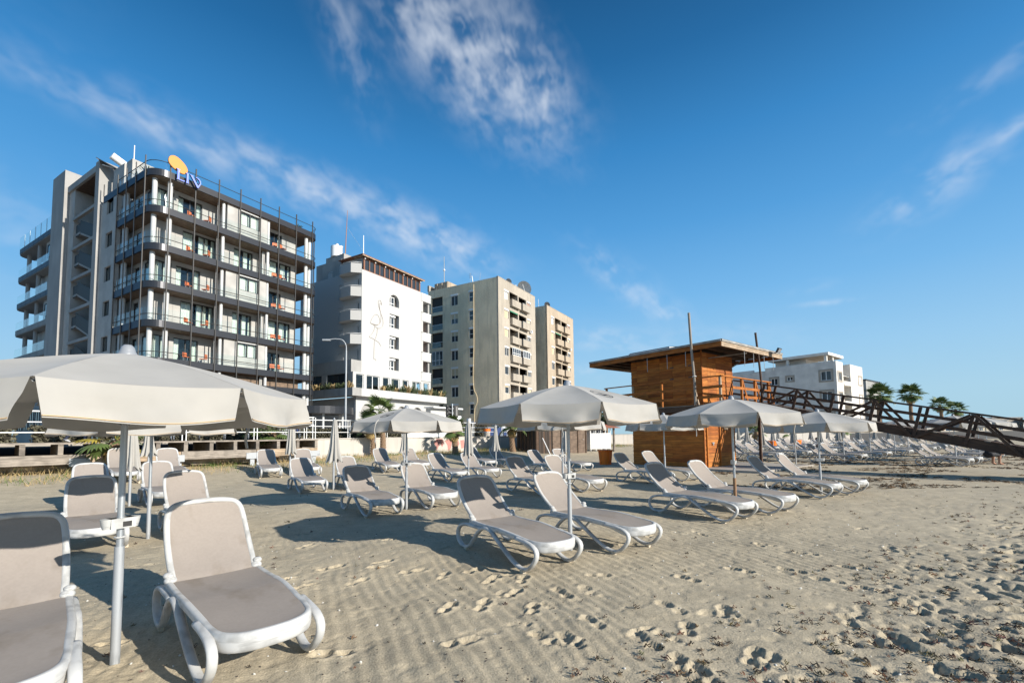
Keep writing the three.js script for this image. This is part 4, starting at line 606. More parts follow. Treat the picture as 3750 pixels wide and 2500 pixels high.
    if (i === 0) { for (let k = 0; k < 6; k++) { box('glass_panel', sl, M.glassClear, XL + 0.1, XL + 0.12, y + 0.1, y + 1.7, -25.2 - (k + 1) * 2 + 0.04, -25.2 - k * 2 - 0.04); rod('baluster', sl, M.steel, [XL + 0.11, y, -25.2 - k * 2], [XL + 0.11, y + 1.72, -25.2 - k * 2], 0.03); } }
    else { for (let k = 0; k < 5; k++) box('glass_panel', sl, M.glassClear, XL + 0.1, XL + 0.12, y, y + 1.05, -26 - (k + 1) * 2.2 + 0.04, -26 - k * 2.2 - 0.04); }
    rod('column', b, M.concrete, [XL + 0.7, y - 3.4, -35.6], [XL + 0.7, y - 0.7, -35.6], 0.22, 0.22, 12); rod('column', b, M.concrete, [XL + 3.4, y - 3.4, -36.4], [XL + 3.4, y - 0.7, -36.4], 0.22, 0.22, 12);
    const room = i % 2 ? -32 : -28.5; box('rear_room', b, M.livWall, XL + (i % 2 ? 0.9 : 0.5), 3.6, y - 3.4, y - 0.72, room, -24); win(b, -28.0, -26.8, y - 2.7, y - 1.2, 0.05, { fm: M.frameDark, n: 1 }, [XL + (i % 2 ? 0.9 : 0.5), 0, 0], -Math.PI / 2);
    rod('column', b, M.hotelGrey, [XL + 0.4, y - 3.4, -30.4], [XL + 0.4, y - 0.7, -30.4], 0.2, 0.2, 12);
  });
  box('lower_wall', b, M.hotelGrey, XL + 0.6, 12, 1.4, 8.6, -37, -11.5); for (let k = 0; k < 6; k++) win(b, -36 + k * 2.1, -34.4 + k * 2.1, 3, 5.4, 0.06, { fm: M.frameDark, n: 2 }, [XL + 0.6, 0, 0], -Math.PI / 2);
  // roof terrace
  box('roof_block', b, st, -2.75, -0.9, 25.4, 28.2, -7.2, -5.9); box('roof_block', b, st, -2.9, -2.6, 25.4, 28.1, -9.6, -7.2); rod('mast', b, M.paintWhite, [-2.4, 28.1, -6.6], [-2.4, 29.9, -6.6], 0.04); rod('terrace_post', b, M.livPost, [XL - 0.06, 25.4, -10.2], [XL - 0.06, 26.6, -10.2], 0.04);
  const tk = sub('water_tank', b); rod('barrel', tk, M.paintWhite, [-2.2, 25.4, -8.4], [-2.2, 28.55, -8.4], 0.33, 0.33, 18); const wh = sub('solar_heater', b); rod('cylinder', wh, M.paintWhite, [-2.0, 28.9, -9.4], [-3.2, 29.4, -9.4], 0.36, 0.36, 18); bar('panel', wh, M.glass, [-2.3, 28.2, -9.6], [-3.6, 29.2, -11.0], 1.1, 0.06); bar('stand', wh, M.paintWhite, [-2.0, 27.0, -9.2], [-2.0, 28.9, -9.2], 0.07, 0.07); bar('stand', wh, M.paintWhite, [-2.0, 28.3, -9.2], [-3.5, 28.7, -10.6], 0.07, 0.07);
  for (let k = 0; k < 5; k++) { const s = plantTuft(0.55, 40, 170 + k); const o = mesh('roof_plant', s, M.leaf, b); o.position.set(-2.9 + 0.1 * k, 25.45, -2.2 - k * 2.0); } { const o = mesh('roof_plant', plantTuft(0.6, 50, 180), M.leaf, b); o.position.set(11.2, 25.5, -1.2); }
  // sign: orange sun-like drop and the letters
  const sg = sub('sign', b);
  { const s = new THREE.Shape(); s.moveTo(-2.3, 26.25); s.bezierCurveTo(-2.32, 26.75, -1.95, 26.98, -1.55, 26.82); s.bezierCurveTo(-1.12, 26.62, -0.82, 26.3, -0.82, 26.0); s.bezierCurveTo(-0.85, 25.6, -1.2, 25.48, -1.5, 25.6); s.bezierCurveTo(-1.95, 25.7, -2.28, 25.95, -2.3, 26.25); const o = mesh('orange_disc', new THREE.ExtrudeGeometry(s, { depth: 0.12, bevelEnabled: true, bevelSize: 0.02, bevelThickness: 0.02, curveSegments: 16 }), M.signOrange, sg); o.position.z = 0.14; }
  const letter = (pts, k) => { const s = new THREE.Shape(pts.map(([x, y]) => new THREE.Vector2(x, y))); const o = mesh('letter', new THREE.ExtrudeGeometry(s, { depth: 0.16, bevelEnabled: false }), [M.signBlue, M.signBlueDark], sg); o.position.z = 0.30; return o; };
  letter([[-1.72, 24.78], [-1.12, 24.78], [-1.1, 24.92], [-1.2, 24.86], [-1.52, 24.86], [-1.52, 25.66], [-1.46, 25.74], [-1.78, 25.74], [-1.68, 25.66], [-1.68, 24.86], [-1.74, 24.8]]);
  letter([[-1.02, 24.78], [-0.74, 24.78], [-0.80, 24.86], [-0.80, 25.62], [-0.74, 25.70], [-1.02, 25.70], [-0.95, 25.62], [-0.95, 24.86]]);
  letter([[-0.08, 24.74], [0.02, 24.74], [0.24, 25.2], [0.22, 25.46], [0.06, 25.64], [-0.16, 25.68], [-0.24, 25.62], [-0.08, 25.6], [0.1, 25.46], [0.14, 25.22], [0.0, 24.94], [-0.44, 25.62], [-0.36, 25.70], [-0.70, 25.70], [-0.62, 25.62], [-0.12, 24.82]]);
  // balcony furniture
  const chairAt = (x, y, z, ry, lab) => { const c = thing('balcony_chair', lab, 'chair', 'orange chairs on the hotel balconies'); const g = merged([boxGeo(-0.24, 0.24, 0.42, 0.47, -0.24, 0.24), boxGeo(-0.24, 0.24, 0.5, 0.9, -0.26, -0.22)]); mesh('seat_shell', g, M.orangeChair, c); for (const sx of [-0.2, 0.2]) for (const sz of [-0.2, 0.2]) rod('leg', c, M.steel, [sx, 0, sz], [sx, 0.42, sz], 0.015, 0.015, 6); const w = b.localToWorld(new THREE.Vector3(x, y, z)); c.position.copy(w); c.rotation.y = b.rotation.y + ry; };
  b.updateMatrixWorld(true);
  const nm = ['top', 'fourth', 'third', 'second', 'first'];
  F.slice(1, 6).forEach((y, i) => { const n = nm[i]; chairAt(0.2, y, -1.0, 0.5, `orange chair in the sharp corner half of the ${n} balcony floor`); chairAt(1.5, y, -0.9, -2.4, `orange chair facing inwards near mid bay, ${n} balcony floor`); chairAt(8.3, y, -0.9, -0.4, `orange chair left of its pair, end bay, ${n} balcony floor`); chairAt(9.2, y, -0.8, 0.5, `orange chair right of its pair, end bay, ${n} balcony floor`); });
}
function plantTuft(r, n, sd) { const gs = []; for (let k = 0; k < n; k++) { const a = hash(k, 1, sd) * 6.283, l = r * (0.5 + 0.6 * hash(k, 2, sd)), t = 0.3 + 1.0 * hash(k, 3, sd), g = new THREE.PlaneGeometry(0.05 + r * 0.06, l, 1, 1); g.translate(0, l / 2, 0); g.rotateX(t * 0.8); g.rotateY(a); g.translate((hash(k, 4, sd) - 0.5) * r * 0.7, (hash(k, 5, sd)) * r * 0.35, (hash(k, 6, sd) - 0.5) * r * 0.7); gs.push(g); } return mergeGeometries(gs); }

// ---------- white hotel with the wire bird on its blank facade ----------
{
  const b = thing('white_hotel', 'tall white hotel with a long legged bird outline on its blank side', 'building', null, ...place(-19.3, 58, 30));
  const H = M.hotel, top = 23.54, slotH = [[4.93, 6.75, 19.97, 21.64, 'arch'], [4.93, 6.75, 16.93, 18.8], [4.93, 6.75, 13.95, 15.72], [4.93, 6.75, 10.95, 12.68]];
  wall('facade', b, H, 0, 11.42, 9.95, top, 0.55, slotH);
  slotH.forEach(([a, c, d, e], i) => { win(b, a, 6.2, d, i ? e - 0.35 : e - 0.25, -0.4, { n: 2, tr: 0.34, f: 0.09, fm: M.paintWhite }); if (i) box('blind_box', b, M.paintWhite, a, 6.2, e - 0.34, e - 0.12, -0.45, -0.15); box('recess_back', b, M.interior, a - 0.1, c + 0.1, d - 0.1, e + 0.1, -0.75, -0.6); });
  // right strip of open corner balconies
  for (const y of [20.47, 17.4, 14.36, 11.3]) { box('corner_balcony', b, H, 11.44, 13.65, y - 1.25, y, -1.6, 0.02); box('coping', b, M.paintWhite, 11.8, 13.7, y + 0.004, y + 0.09, -0.25, 0.05); box('corner_pier', b, H, 11.44, 11.86, y + 0.1, y + 1.8, -1.2, -0.01); box('corner_pier', b, M.hotelGrey, 13.3, 13.64, y + 0.1, y + 1.8, -1.6, -0.3); box('balcony_ceiling', b, H, 11.45, 13.6, y + 1.8, y + 1.9, -1.6, -0.02); }
  for (const y of [17.4, 14.36, 11.3]) box('balcony_back', b, M.shutterBrown, 11.9, 13.2, y + 0.1, y + 1.75, -1.62, -1.55);
  box('corner_balcony', b, H, 11.44, 13.65, 22.3, 23.4, -1.6, 0.02); box('coping', b, M.paintWhite, 11.44, 13.7, 23.41, 23.5, -0.25, 0.05);
  // body
  box('body', b, H, 0.02, 11.4, 9.9, top - 0.05, -12.6, -0.78); box('body', b, H, 11.41, 13.4, 9.9, 22.2, -12.6, -1.66);
  // roof restaurant with brown window band under a thin sloping roof
  const rb = sub('roof_gallery', b); box('back_wall', rb, M.interior, 0.6, 11.0, top, 25.2, -4.1, -4.0); box('sill_board', rb, M.brownFrame, 0.42, 11.36, top + 0.004, top + 0.14, -0.35, -0.12); box('head_board', rb, M.brownFrame, 0.42, 11.36, 25.12, 25.3, -0.35, -0.12);
  for (let k = 0; k <= 12; k++) { const x = 0.5 + k * 0.9, w = k % 2 ? 0.06 : 0.11; box('mullion', rb, M.brownFrame, x - w, x + w, top + 0.14, 25.12, -0.33, -0.14); if (k < 12) box('pane', rb, M.glass, x + 0.06, x + 0.84, top + 0.14, 25.12, -0.26, -0.24); if (k % 2 === 0) { const l = mesh('eave_lamp', new THREE.SphereGeometry(0.1, 8, 6), M.paintWhite, rb); l.position.set(x, 25.1, -0.02); } }
  const rf = box('roof_sheet', b, M.brownFrame, -0.2, 11.95, 25.42, 25.52, -4.4, 0.32); rf.rotation.x = 0.0; box('fascia', rf, M.paleWood, -0.18, 11.93, 25.3, 25.415, 0.24, 0.3); for (let k = 0; k < 14; k++) box('rafter', rf, M.paleWood, 0 + k * 0.88, 0.1 + k * 0.88, 25.3, 25.415, -1.5, 0.23);
  wall('gallery_side', b, M.hotelGrey, -4.2, -0.36, top - 0.2, 25.4, 0.2, [[-3.3, -2.1, top - 0.1, 24.55, 'arch'], [-1.1, -0.65, 24.0, 24.9]], [0.4, 0, 0], -Math.PI / 2); box('gallery_dark', b, M.interior, 0.65, 0.75, top, 25.3, -4.1, -0.5); box('terrace_block', b, M.hotelGrey, 0.8, 6, top, 26.9, -8.2, -4.5); box('terrace_block', b, M.hotelGrey, 0.3, 0.78, top, 25.9, -9.6, -4.4);
  rod('mast', b, M.shutterBrown, [1.6, 26.9, -5.2], [1.9, 33.6, -5.2], 0.07, 0.03, 8); rod('mast', b, M.paintWhite, [3.4, 25.5, -3.6], [3.4, 30.2, -3.6], 0.07, 0.05, 8); rod('guy_wire', b, M.steelDull, [1.85, 31.2, -5.2], [5.2, 25.6, -3], 0.012, 0.012, 5);
  const tk = sub('water_tank', b); rod('barrel', tk, M.paintWhite, [1.3, 26.9, -6.6], [1.3, 28.4, -6.6], 0.8, 0.8, 20); for (const a of [0, 1.5]) box('lug', tk, M.paintWhite, 0.8 + a * 0.5, 1.1 + a * 0.5, 28.4, 28.62, -6.3, -6.0);
  // shaded side with two stacks of rounded balconies
  const rot = -Math.PI / 2; wall('side_wall', b, H, -5.24, -0.02, 9.9, top - 0.02, 0.3, [22.43, 19.3, 16.2, 13.1].map((y) => [-3.4, -0.4, y - 1.75, y]), [-0.02, 0, 0], rot);
  [22.43, 19.3, 16.2, 13.1].forEach((y, i) => { win(b, -3.4, -0.4, y - 1.75, y, -0.12, { n: 2, f: 0.11, gm: M.glass, clear: i > 1, cur: i > 1 ? [[0.02, 0.3], [0.5, 0.85]] : null, cm: M.curtainGreen }, [-0.02, 0, 0], rot); box('room_dark', b, M.interior, 0.32, 0.4, y - 1.8, y + 0.05, -3.6, -0.8); });
  const bal = (v0, v1, y, x) => { const s = new THREE.Shape(); s.moveTo(-v1, 0); s.lineTo(-v0, 0); s.lineTo(-v0 - 0.95, -0.95); s.lineTo(-v1 + 1.0, -0.95); s.quadraticCurveTo(-v1 + 0.1, -0.85, -v1, 0); const g = new THREE.ExtrudeGeometry(s, { depth: 1.25, bevelEnabled: false }); g.rotateX(-Math.PI / 2); g.translate(0, y - 1.25, 0); const m = mesh('balcony', g, H, b); m.position.set(x, 0, 0); m.rotation.y = rot; const r = mesh('handrail', tubeGeo([[-v1 + 0.25, y + 0.12, 0.5], [-v1 + 1.0, y + 0.12, 0.9], [-v0 - 0.95, y + 0.12, 0.9], [-v0, y + 0.12, 0.02]], 0.035, 20, 6), M.paintWhite, m); return m; };
  for (const y of [24.3, 21.2, 18.05, 14.95]) bal(0.05, 3.85, y, -0.02);
  box('side_wing', b, H, 1.2, 1.4, 9.9, top - 0.4, -9.2, -5.25); for (const y of [24.3, 21.2, 18.05, 14.95]) bal(5.3, 7.8, y, 1.2);
  [22.4, 19.3, 16.2, 13.1].forEach((y) => win(b, -7.3, -5.35, y - 1.5, y, 0.09, { n: 2, f: 0.1 }, [1.2, 0, 0], rot));
  for (let k = 0; k < 4; k++) for (const v of [4.4, 8.6]) { const o = mesh('side_lamp', tubeGeo([[0, 0, 0], [0.35, 0.12, 0], [0.8, 0, 0]], 0.03, 10, 5), M.steelDull, b); o.position.set(v > 5 ? 1.1 : -0.1, 22 - k * 3.1, -v); o.rotation.y = rot; }
  // restaurant floor, planter ledge and arcade
  const gw = [[-1.14, 0.14], [0.59, 2.77], [3.41, 4.58], [4.98, 6.52], [7.13, 8.32], [9.13, 11.01], [11.55, 12.77]];
  wall('lower_facade', b, H, -1.6, 13.2, 6.9, 9.93, 0.3, gw.map(([a, c]) => [a, c, 7.75, 9.72]), [0, 0, 0.35]);
  gw.forEach(([a, c], i) => win(b, a, c, 7.75, 9.72, 0.22, { n: c - a > 1.6 ? 2 : 1, f: 0.08, clear: 1, cur: i > 2 ? [[0.1, 0.5]] : null, cm: M.hedge })); box('room_dark', b, M.interior, -1.4, 13.1, 7.0, 9.9, -2.6, -2.5);
  box('floor_band', b, M.hotelGrey, -1.6, 13.2, 9.94, 11.5, -9.5, -0.8 + 0.0); box('floor_band', b, M.hotelGrey, -1.62, -0.03, 9.94, 11.5, -9.5, 0.0);
  wall('lower_side', b, M.hotelGrey, -9.3, 0.3, 6.9, 9.93, 0.3, [[-8.6, -5.6, 7.9, 9.8], [-4.6, -0.6, 7.9, 9.8]], [-1.62, 0, 0], rot); for (const [a, c] of [[-8.6, -5.6], [-4.6, -0.6]]) win(b, a, c, 7.9, 9.8, -0.15, { n: 2, f: 0.07, fm: M.frameDark }, [-1.62, 0, 0], rot);
  box('planter_ledge', b, M.hotelGrey, -3.0, -1.63, 6.75, 7.72, -9.5, 1.9); box('planter_ledge', b, H, -1.62, 15.1, 6.75, 7.72, 0.7, 1.9);
  box('lower_body', b, H, -1.2, 14.2, 1.4, 6.72, -9, 0.4); { const ar = wall('arcade', b, H, -1.6, 14.6, 1.4, 6.74, 0.35, Array.from({ length: 5 }, (_, k) => [-0.8 + k * 3.1, 1.4 + k * 3.1, 1.5, 5.9, 'arch']), [0, 0, 0.9]); box('arcade_dark', b, M.hotelGrey, -1.5, 14.5, 1.4, 6.7, 0.41, 0.48); }
  box('awning', b, M.paintWhite, 9.5, 16.5, 5.75, 5.95, 2.2, 4.0); box('awning', b, M.hotel, 9.8, 16.2, 4.6, 5.74, 2.3, 3.2);
  for (let k = 0; k < 26; k++) { const s = k < 9, o = mesh('planter_shrub', plantTuft(0.6 + 0.4 * hash(k, 3, 5), 46, 200 + k), k % 3 ? M.leaf : M.grassDry, b); o.position.set(s ? -2.3 : 2.5 + (k - 9) * 0.78, 7.7, s ? 0.6 - k * 1.05 : 1.3); }
  // wire bird
  const bd = sub('wire_bird', b), wm = mat(0.42, 0.36, 0.32, { roughness: 0.6 }), tb = (p) => mesh('wire', tubeGeo(p.map(([x, y]) => [x, y, 0.05]), 0.02, 40, 5), wm, bd);
  tb([[3.42, 19.62], [3.33, 19.95], [3.05, 20.2], [2.83, 20.05], [2.82, 19.6], [3.0, 19.0], [3.3, 18.35], [3.55, 17.9], [3.68, 17.4], [3.6, 16.8], [3.2, 16.4], [2.75, 16.28], [2.3, 16.4], [1.9, 16.62], [1.42, 16.72]]);
  tb([[3.42, 19.62], [3.25, 19.8], [3.05, 19.8], [2.98, 19.5], [3.1, 19.0], [3.25, 18.4], [3.3, 17.8], [3.2, 17.2], [2.9, 16.85], [2.4, 16.7], [1.42, 16.72]]);
  tb([[1.42, 16.72], [1.7, 17.4], [2.2, 18.0], [2.6, 18.1], [2.95, 17.8], [3.1, 17.3], [2.95, 16.9], [2.5, 16.62], [1.9, 16.62]]);
  tb([[2.2, 16.42], [2.02, 15.8], [1.6, 15.2], [1.28, 14.86], [1.75, 14.75], [2.25, 14.6], [2.75, 14.45], [3.1, 14.2], [3.3, 13.95]]); tb([[2.65, 16.3], [2.6, 15.6], [2.4, 15.0], [2.2, 14.5], [2.1, 13.5], [2.07, 12.4], [2.06, 12.05], [2.3, 12.05], [2.42, 11.85]]);
  const sgn = sub('name_board', b); box('board', sgn, M.paintWhite, 9.9, 15.9, 3.95, 4.75, 4.0, 4.1); { const cv = document.createElement('canvas'); cv.width = 512; cv.height = 64; const c = cv.getContext('2d'); c.fillStyle = '#f4f4f2'; c.fillRect(0, 0, 512, 64); c.fillStyle = '#2a2a2a'; c.font = 'bold 54px sans-serif'; c.textAlign = 'center'; c.fillText('FLAMINGO', 256, 51); const t = new THREE.CanvasTexture(cv); t.colorSpace = THREE.SRGBColorSpace; const o = mesh('lettering', new THREE.PlaneGeometry(5.8, 0.72), new THREE.MeshStandardMaterial({ map: t, roughness: 0.6 }), sgn); o.position.set(12.9, 4.35, 4.105); }
}

// ---------- the two tan apartment blocks ----------
function tanBlock(name, label, x, f, o) {
  const b = thing(name, label, 'building', 'tan apartment blocks', ...place(x, f, 30)), S = o.m, rot = -Math.PI / 2, W = 13.4, top = o.top;
  const fl = o.floors, holes = [];
  fl.forEach((y, i) => { holes.push([1.95, 3.3, y - 1.35, y], [10.15, 11.45, y - 1.35, y], [3.7, 6.6, y - 2.0, y + 0.28], [6.95, 9.75, y - 2.0, y + 0.25]); });
  wall('facade', b, S, 0, W, 1.4, top, 0.3, holes);
  box('body', b, M.interior, 0.3, W - 0.05, 1.4, top - 0.3, -o.depth + 0.3, -1.9); box('end_wall', b, S, W - 0.3, W, 1.4, top, -o.depth, -0.31); box('roof', b, S, 0.02, W - 0.02, top - 0.28, top - 0.02, -o.depth, -0.31);
  fl.forEach((y, i) => {
    win(b, 1.95, 3.3, y - 1.35, y, -0.14, { n: i % 3 ? 1 : 2, sb: 0.28, sh: [0.95, 0.95, 0.95, 0, 0, 0.2, 0][i % 7], shm: [M.shutter, M.shutterTan, M.shutterTan, M.shutter][i % 4], sill: 0.12 });
    win(b, 10.15, 11.45, y - 1.35, y, -0.14, { n: 2, sb: 0.24, sh: [0.95, 0.95, 0, 0.95, 0][i % 5], shm: [M.shutterBrown, M.shutterTan, M.shutter, M.shutterTan][i % 4], sill: 0.1 });
    const bc = sub('balcony', b); box('parapet', bc, S, 3.75, 6.85, y - 2.25, y - 1.05, 0.004, 0.55); box('parapet', bc, S, 7.15, 10.05, y - 2.25, y - 1.05, 0.004, 0.75); box('partition', bc, S, 6.6, 6.95, y - 2.0, y + 0.3, -1.85, -0.31); box('floor', bc, S, 3.6, 9.9, y - 2.3, y - 2.06, -1.85, -0.31); box('back_wall', bc, S, 3.4, 10, y - 2.0, y + 0.55, -1.88, -1.8);
    if (i % 7 === 3 && o.glazed) { win(b, 3.8, 6.7, y - 1.04, y + 0.25, 0.45, { n: 4, tr: 0.3, f: 0.08, name: 'balcony_glazing' }); win(b, 7.25, 9.95, y - 1.04, y + 0.22, 0.62, { n: 4, f: 0.1, name: 'balcony_glazing' }); }
    else { win(b, 4.3, 5.6, y - 1.95, y - 0.1, -1.76, { n: 2, f: 0.06, name: 'balcony_door' }); win(b, 7.6, 9.0, y - 1.95, y - 0.1, -1.76, { n: 2, f: 0.06, name: 'balcony_door', fm: i % 2 ? M.shutterBrown : M.paintWhite }); box('rail', bc, M.steelDull, 7.15, 10.05, y - 1.0, y - 0.95, 0.66, 0.7); }
    if (i === 1) { const a = sub('air_conditioner', b); box('case', a, M.paintWhite, 10.7, 11.5, y - 2.35, y - 1.85, 0.02, 0.36); const fan = mesh('fan_grille', new THREE.CylinderGeometry(0.19, 0.19, 0.02, 14), M.frameDark, a); fan.rotation.x = Math.PI / 2; fan.position.set(11.0, y - 2.1, 0.37); box('awning_roll', b, mat(0.03, 0.22, 0.12), 3.75, 6.5, y + 0.05, y + 0.22, -0.1, 0.1); }
  });
  box('roof_coping', b, S, -0.02, W + 0.02, top + 0.004, top + 0.09, -0.32, 0.03);
  // shaded side, its shade lifted by a lighter wall colour
  const D = M.stuccoShadeLift, sh = []; if (o.depth > 8) fl.forEach((y) => sh.push([-5.95, -5.08, y - 1.5, y + 0.2], [-9.82, -8.32, y - 1.65, y + 0.1], [-14.2, -11.66, y - 2.3, y + 0.4]));
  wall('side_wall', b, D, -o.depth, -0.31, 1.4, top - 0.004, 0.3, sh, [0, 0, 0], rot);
  if (o.depth > 8) {
    fl.forEach((y, i) => {
      win(b, -5.95, -5.08, y - 1.5, y + 0.2, -0.14, { n: 1, tr: 0.5, sb: 0.28, sill: 0.1 }, [0, 0, 0], rot); win(b, -9.82, -8.32, y - 1.65, y + 0.1, -0.14, { n: 2, sb: 0.28, sill: 0.12, sh: [0.96, 0.5, 0.4, 0, 0.7, 0, 0][i % 7], shm: [M.frameDark, M.shutterTan, M.shutterTan][i % 3] }, [0, 0, 0], rot);
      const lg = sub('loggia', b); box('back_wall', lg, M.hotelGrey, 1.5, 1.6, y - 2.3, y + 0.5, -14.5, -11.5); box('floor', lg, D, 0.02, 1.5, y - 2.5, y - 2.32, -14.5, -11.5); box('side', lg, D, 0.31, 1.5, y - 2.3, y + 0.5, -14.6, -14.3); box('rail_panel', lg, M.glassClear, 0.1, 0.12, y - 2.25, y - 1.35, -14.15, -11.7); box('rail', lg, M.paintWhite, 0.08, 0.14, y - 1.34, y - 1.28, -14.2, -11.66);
      if (i === 3) win(b, -14.15, -11.7, y - 2.2, y + 0.35, -0.05, { n: 3, tr: 0.36, f: 0.07, name: 'loggia_glazing' }, [0, 0, 0], rot); else win(b, -13.4, -12.2, y - 1.6, y - 0.4, 0.06, { n: 2, f: 0.06, name: 'loggia_window' }, [1.5, 0, 0], rot);
    });
    mesh('cable_conduit', tubeGeo([[-0.06, top - 0.5, -4.9], [-0.08, 18, -4.93], [-0.08, 9.5, -4.96], [-0.08, 8.4, -4.4], [-0.08, 7.4, -4.3], [-0.08, 6.4, -4.8], [-0.08, 2, -4.9]], 0.055, 60, 6), M.shutterTan, b);
    rod('cable_mast', b, M.paintWhite, [0.1, top - 1.0, -5.0], [0.1, top + 1.1, -5.35], 0.09, 0.07, 8); rod('antenna', b, M.steelDull, [0.4, top, -5.9], [0.4, top + 1.9, -5.9], 0.025); for (let k = 0; k < 3; k++) rod('antenna', b, M.steelDull, [0.4, top + 1.0 + k * 0.3, -6.2], [0.4, top + 1.1 + k * 0.3, -5.6], 0.02); rod('antenna', b, M.steelDull, [0.3, top, -3.9], [0.3, top + 1.4, -3.7], 0.02);
    box('stair_head', b, M.peach, 0.6, 5, top, top + 1.35, -14.0, -10.9); for (const v of [11.1, 12.3, 13.4]) box('pilaster', b, M.peach, 0.45, 0.59, top, top + 1.3, -v - 0.12, -v + 0.12); box('parapet_fin', b, S, 0.05, 3, top, top + 1.1, -15.2, -14.8); rod('mast', b, M.shutterTan, [0.9, top + 1.3, -12], [0.9, top + 6.2, -12], 0.05, 0.03, 8); const bl = mesh('mast_ball', new THREE.SphereGeometry(0.2, 10, 8), M.paintWhite, b); bl.position.set(0.9, top + 3.7, -12);
    const ds = sub('satellite_dish', b), dg = new THREE.SphereGeometry(3.0, 28, 12, 0, Math.PI * 2, 0, 0.5); dg.translate(0, -3, 0); const dish = mesh('reflector', dg, mat(0.66, 0.67, 0.67, { side: THREE.DoubleSide, roughness: 0.5 }), ds); dish.position.set(11.7, top + 1.55, -1.2); dish.rotation.set(0.5, 0.3, -1.05); rod('pole', ds, M.paintWhite, [12.4, top, -0.6], [12.4, top + 1.3, -0.6], 0.08); rod('arm', ds, M.paintWhite, [10.2, top + 0.1, -0.4], [8.9, top + 1.2, -0.2], 0.05);
    const d2 = sub('satellite_dish', b), dish2 = mesh('reflector', new THREE.SphereGeometry(1.2, 18, 8, 0, Math.PI * 2, 0, 0.5).translate(0, -1.2, 0), M.steelDull, d2); dish2.position.set(5.0, top + 0.75, -0.8); dish2.rotation.set(0.5, 0.3, -1.05); rod('pole', d2, M.paintWhite, [5.0, top, -0.8], [5.0, top + 0.7, -0.8], 0.04); rod('vent_pipe', b, M.paintWhite, [7.2, top, -0.7], [7.2, top + 0.75, -0.7], 0.09);
  } else { const d2 = sub('satellite_dish', b), dish2 = mesh('reflector', new THREE.SphereGeometry(1.3, 18, 8, 0, Math.PI * 2, 0, 0.5).translate(0, -1.3, 0), M.steelDull, d2); dish2.position.set(1.6, top + 0.6, -0.6); dish2.rotation.set(0.5, 0.3, -1.05); rod('pole', d2, M.steelDull, [1.6, top, -0.6], [1.6, top + 0.5, -0.6], 0.04); rod('antenna', b, M.paintWhite, [0.5, top, -2], [0.3, top + 1.6, -2], 0.04); }
  return b;
}
tanBlock('apartment_block', 'tan rendered apartment block with a large satellite dish on its roof', -2.05, 74, { top: 28.05, depth: 15, m: M.stucco, floors: [26.2, 22.95, 19.75, 16.5, 13.3, 10.1, 6.9, 3.7], glazed: 1 });
tanBlock('apartment_block', 'smaller peach apartment block standing behind the larger tan one', 7.08, 88, { top: 27.15, depth: 7.5, m: M.peach, floors: [25.2, 22.2, 19.15, 16.1, 13.0, 9.9, 6.8] });

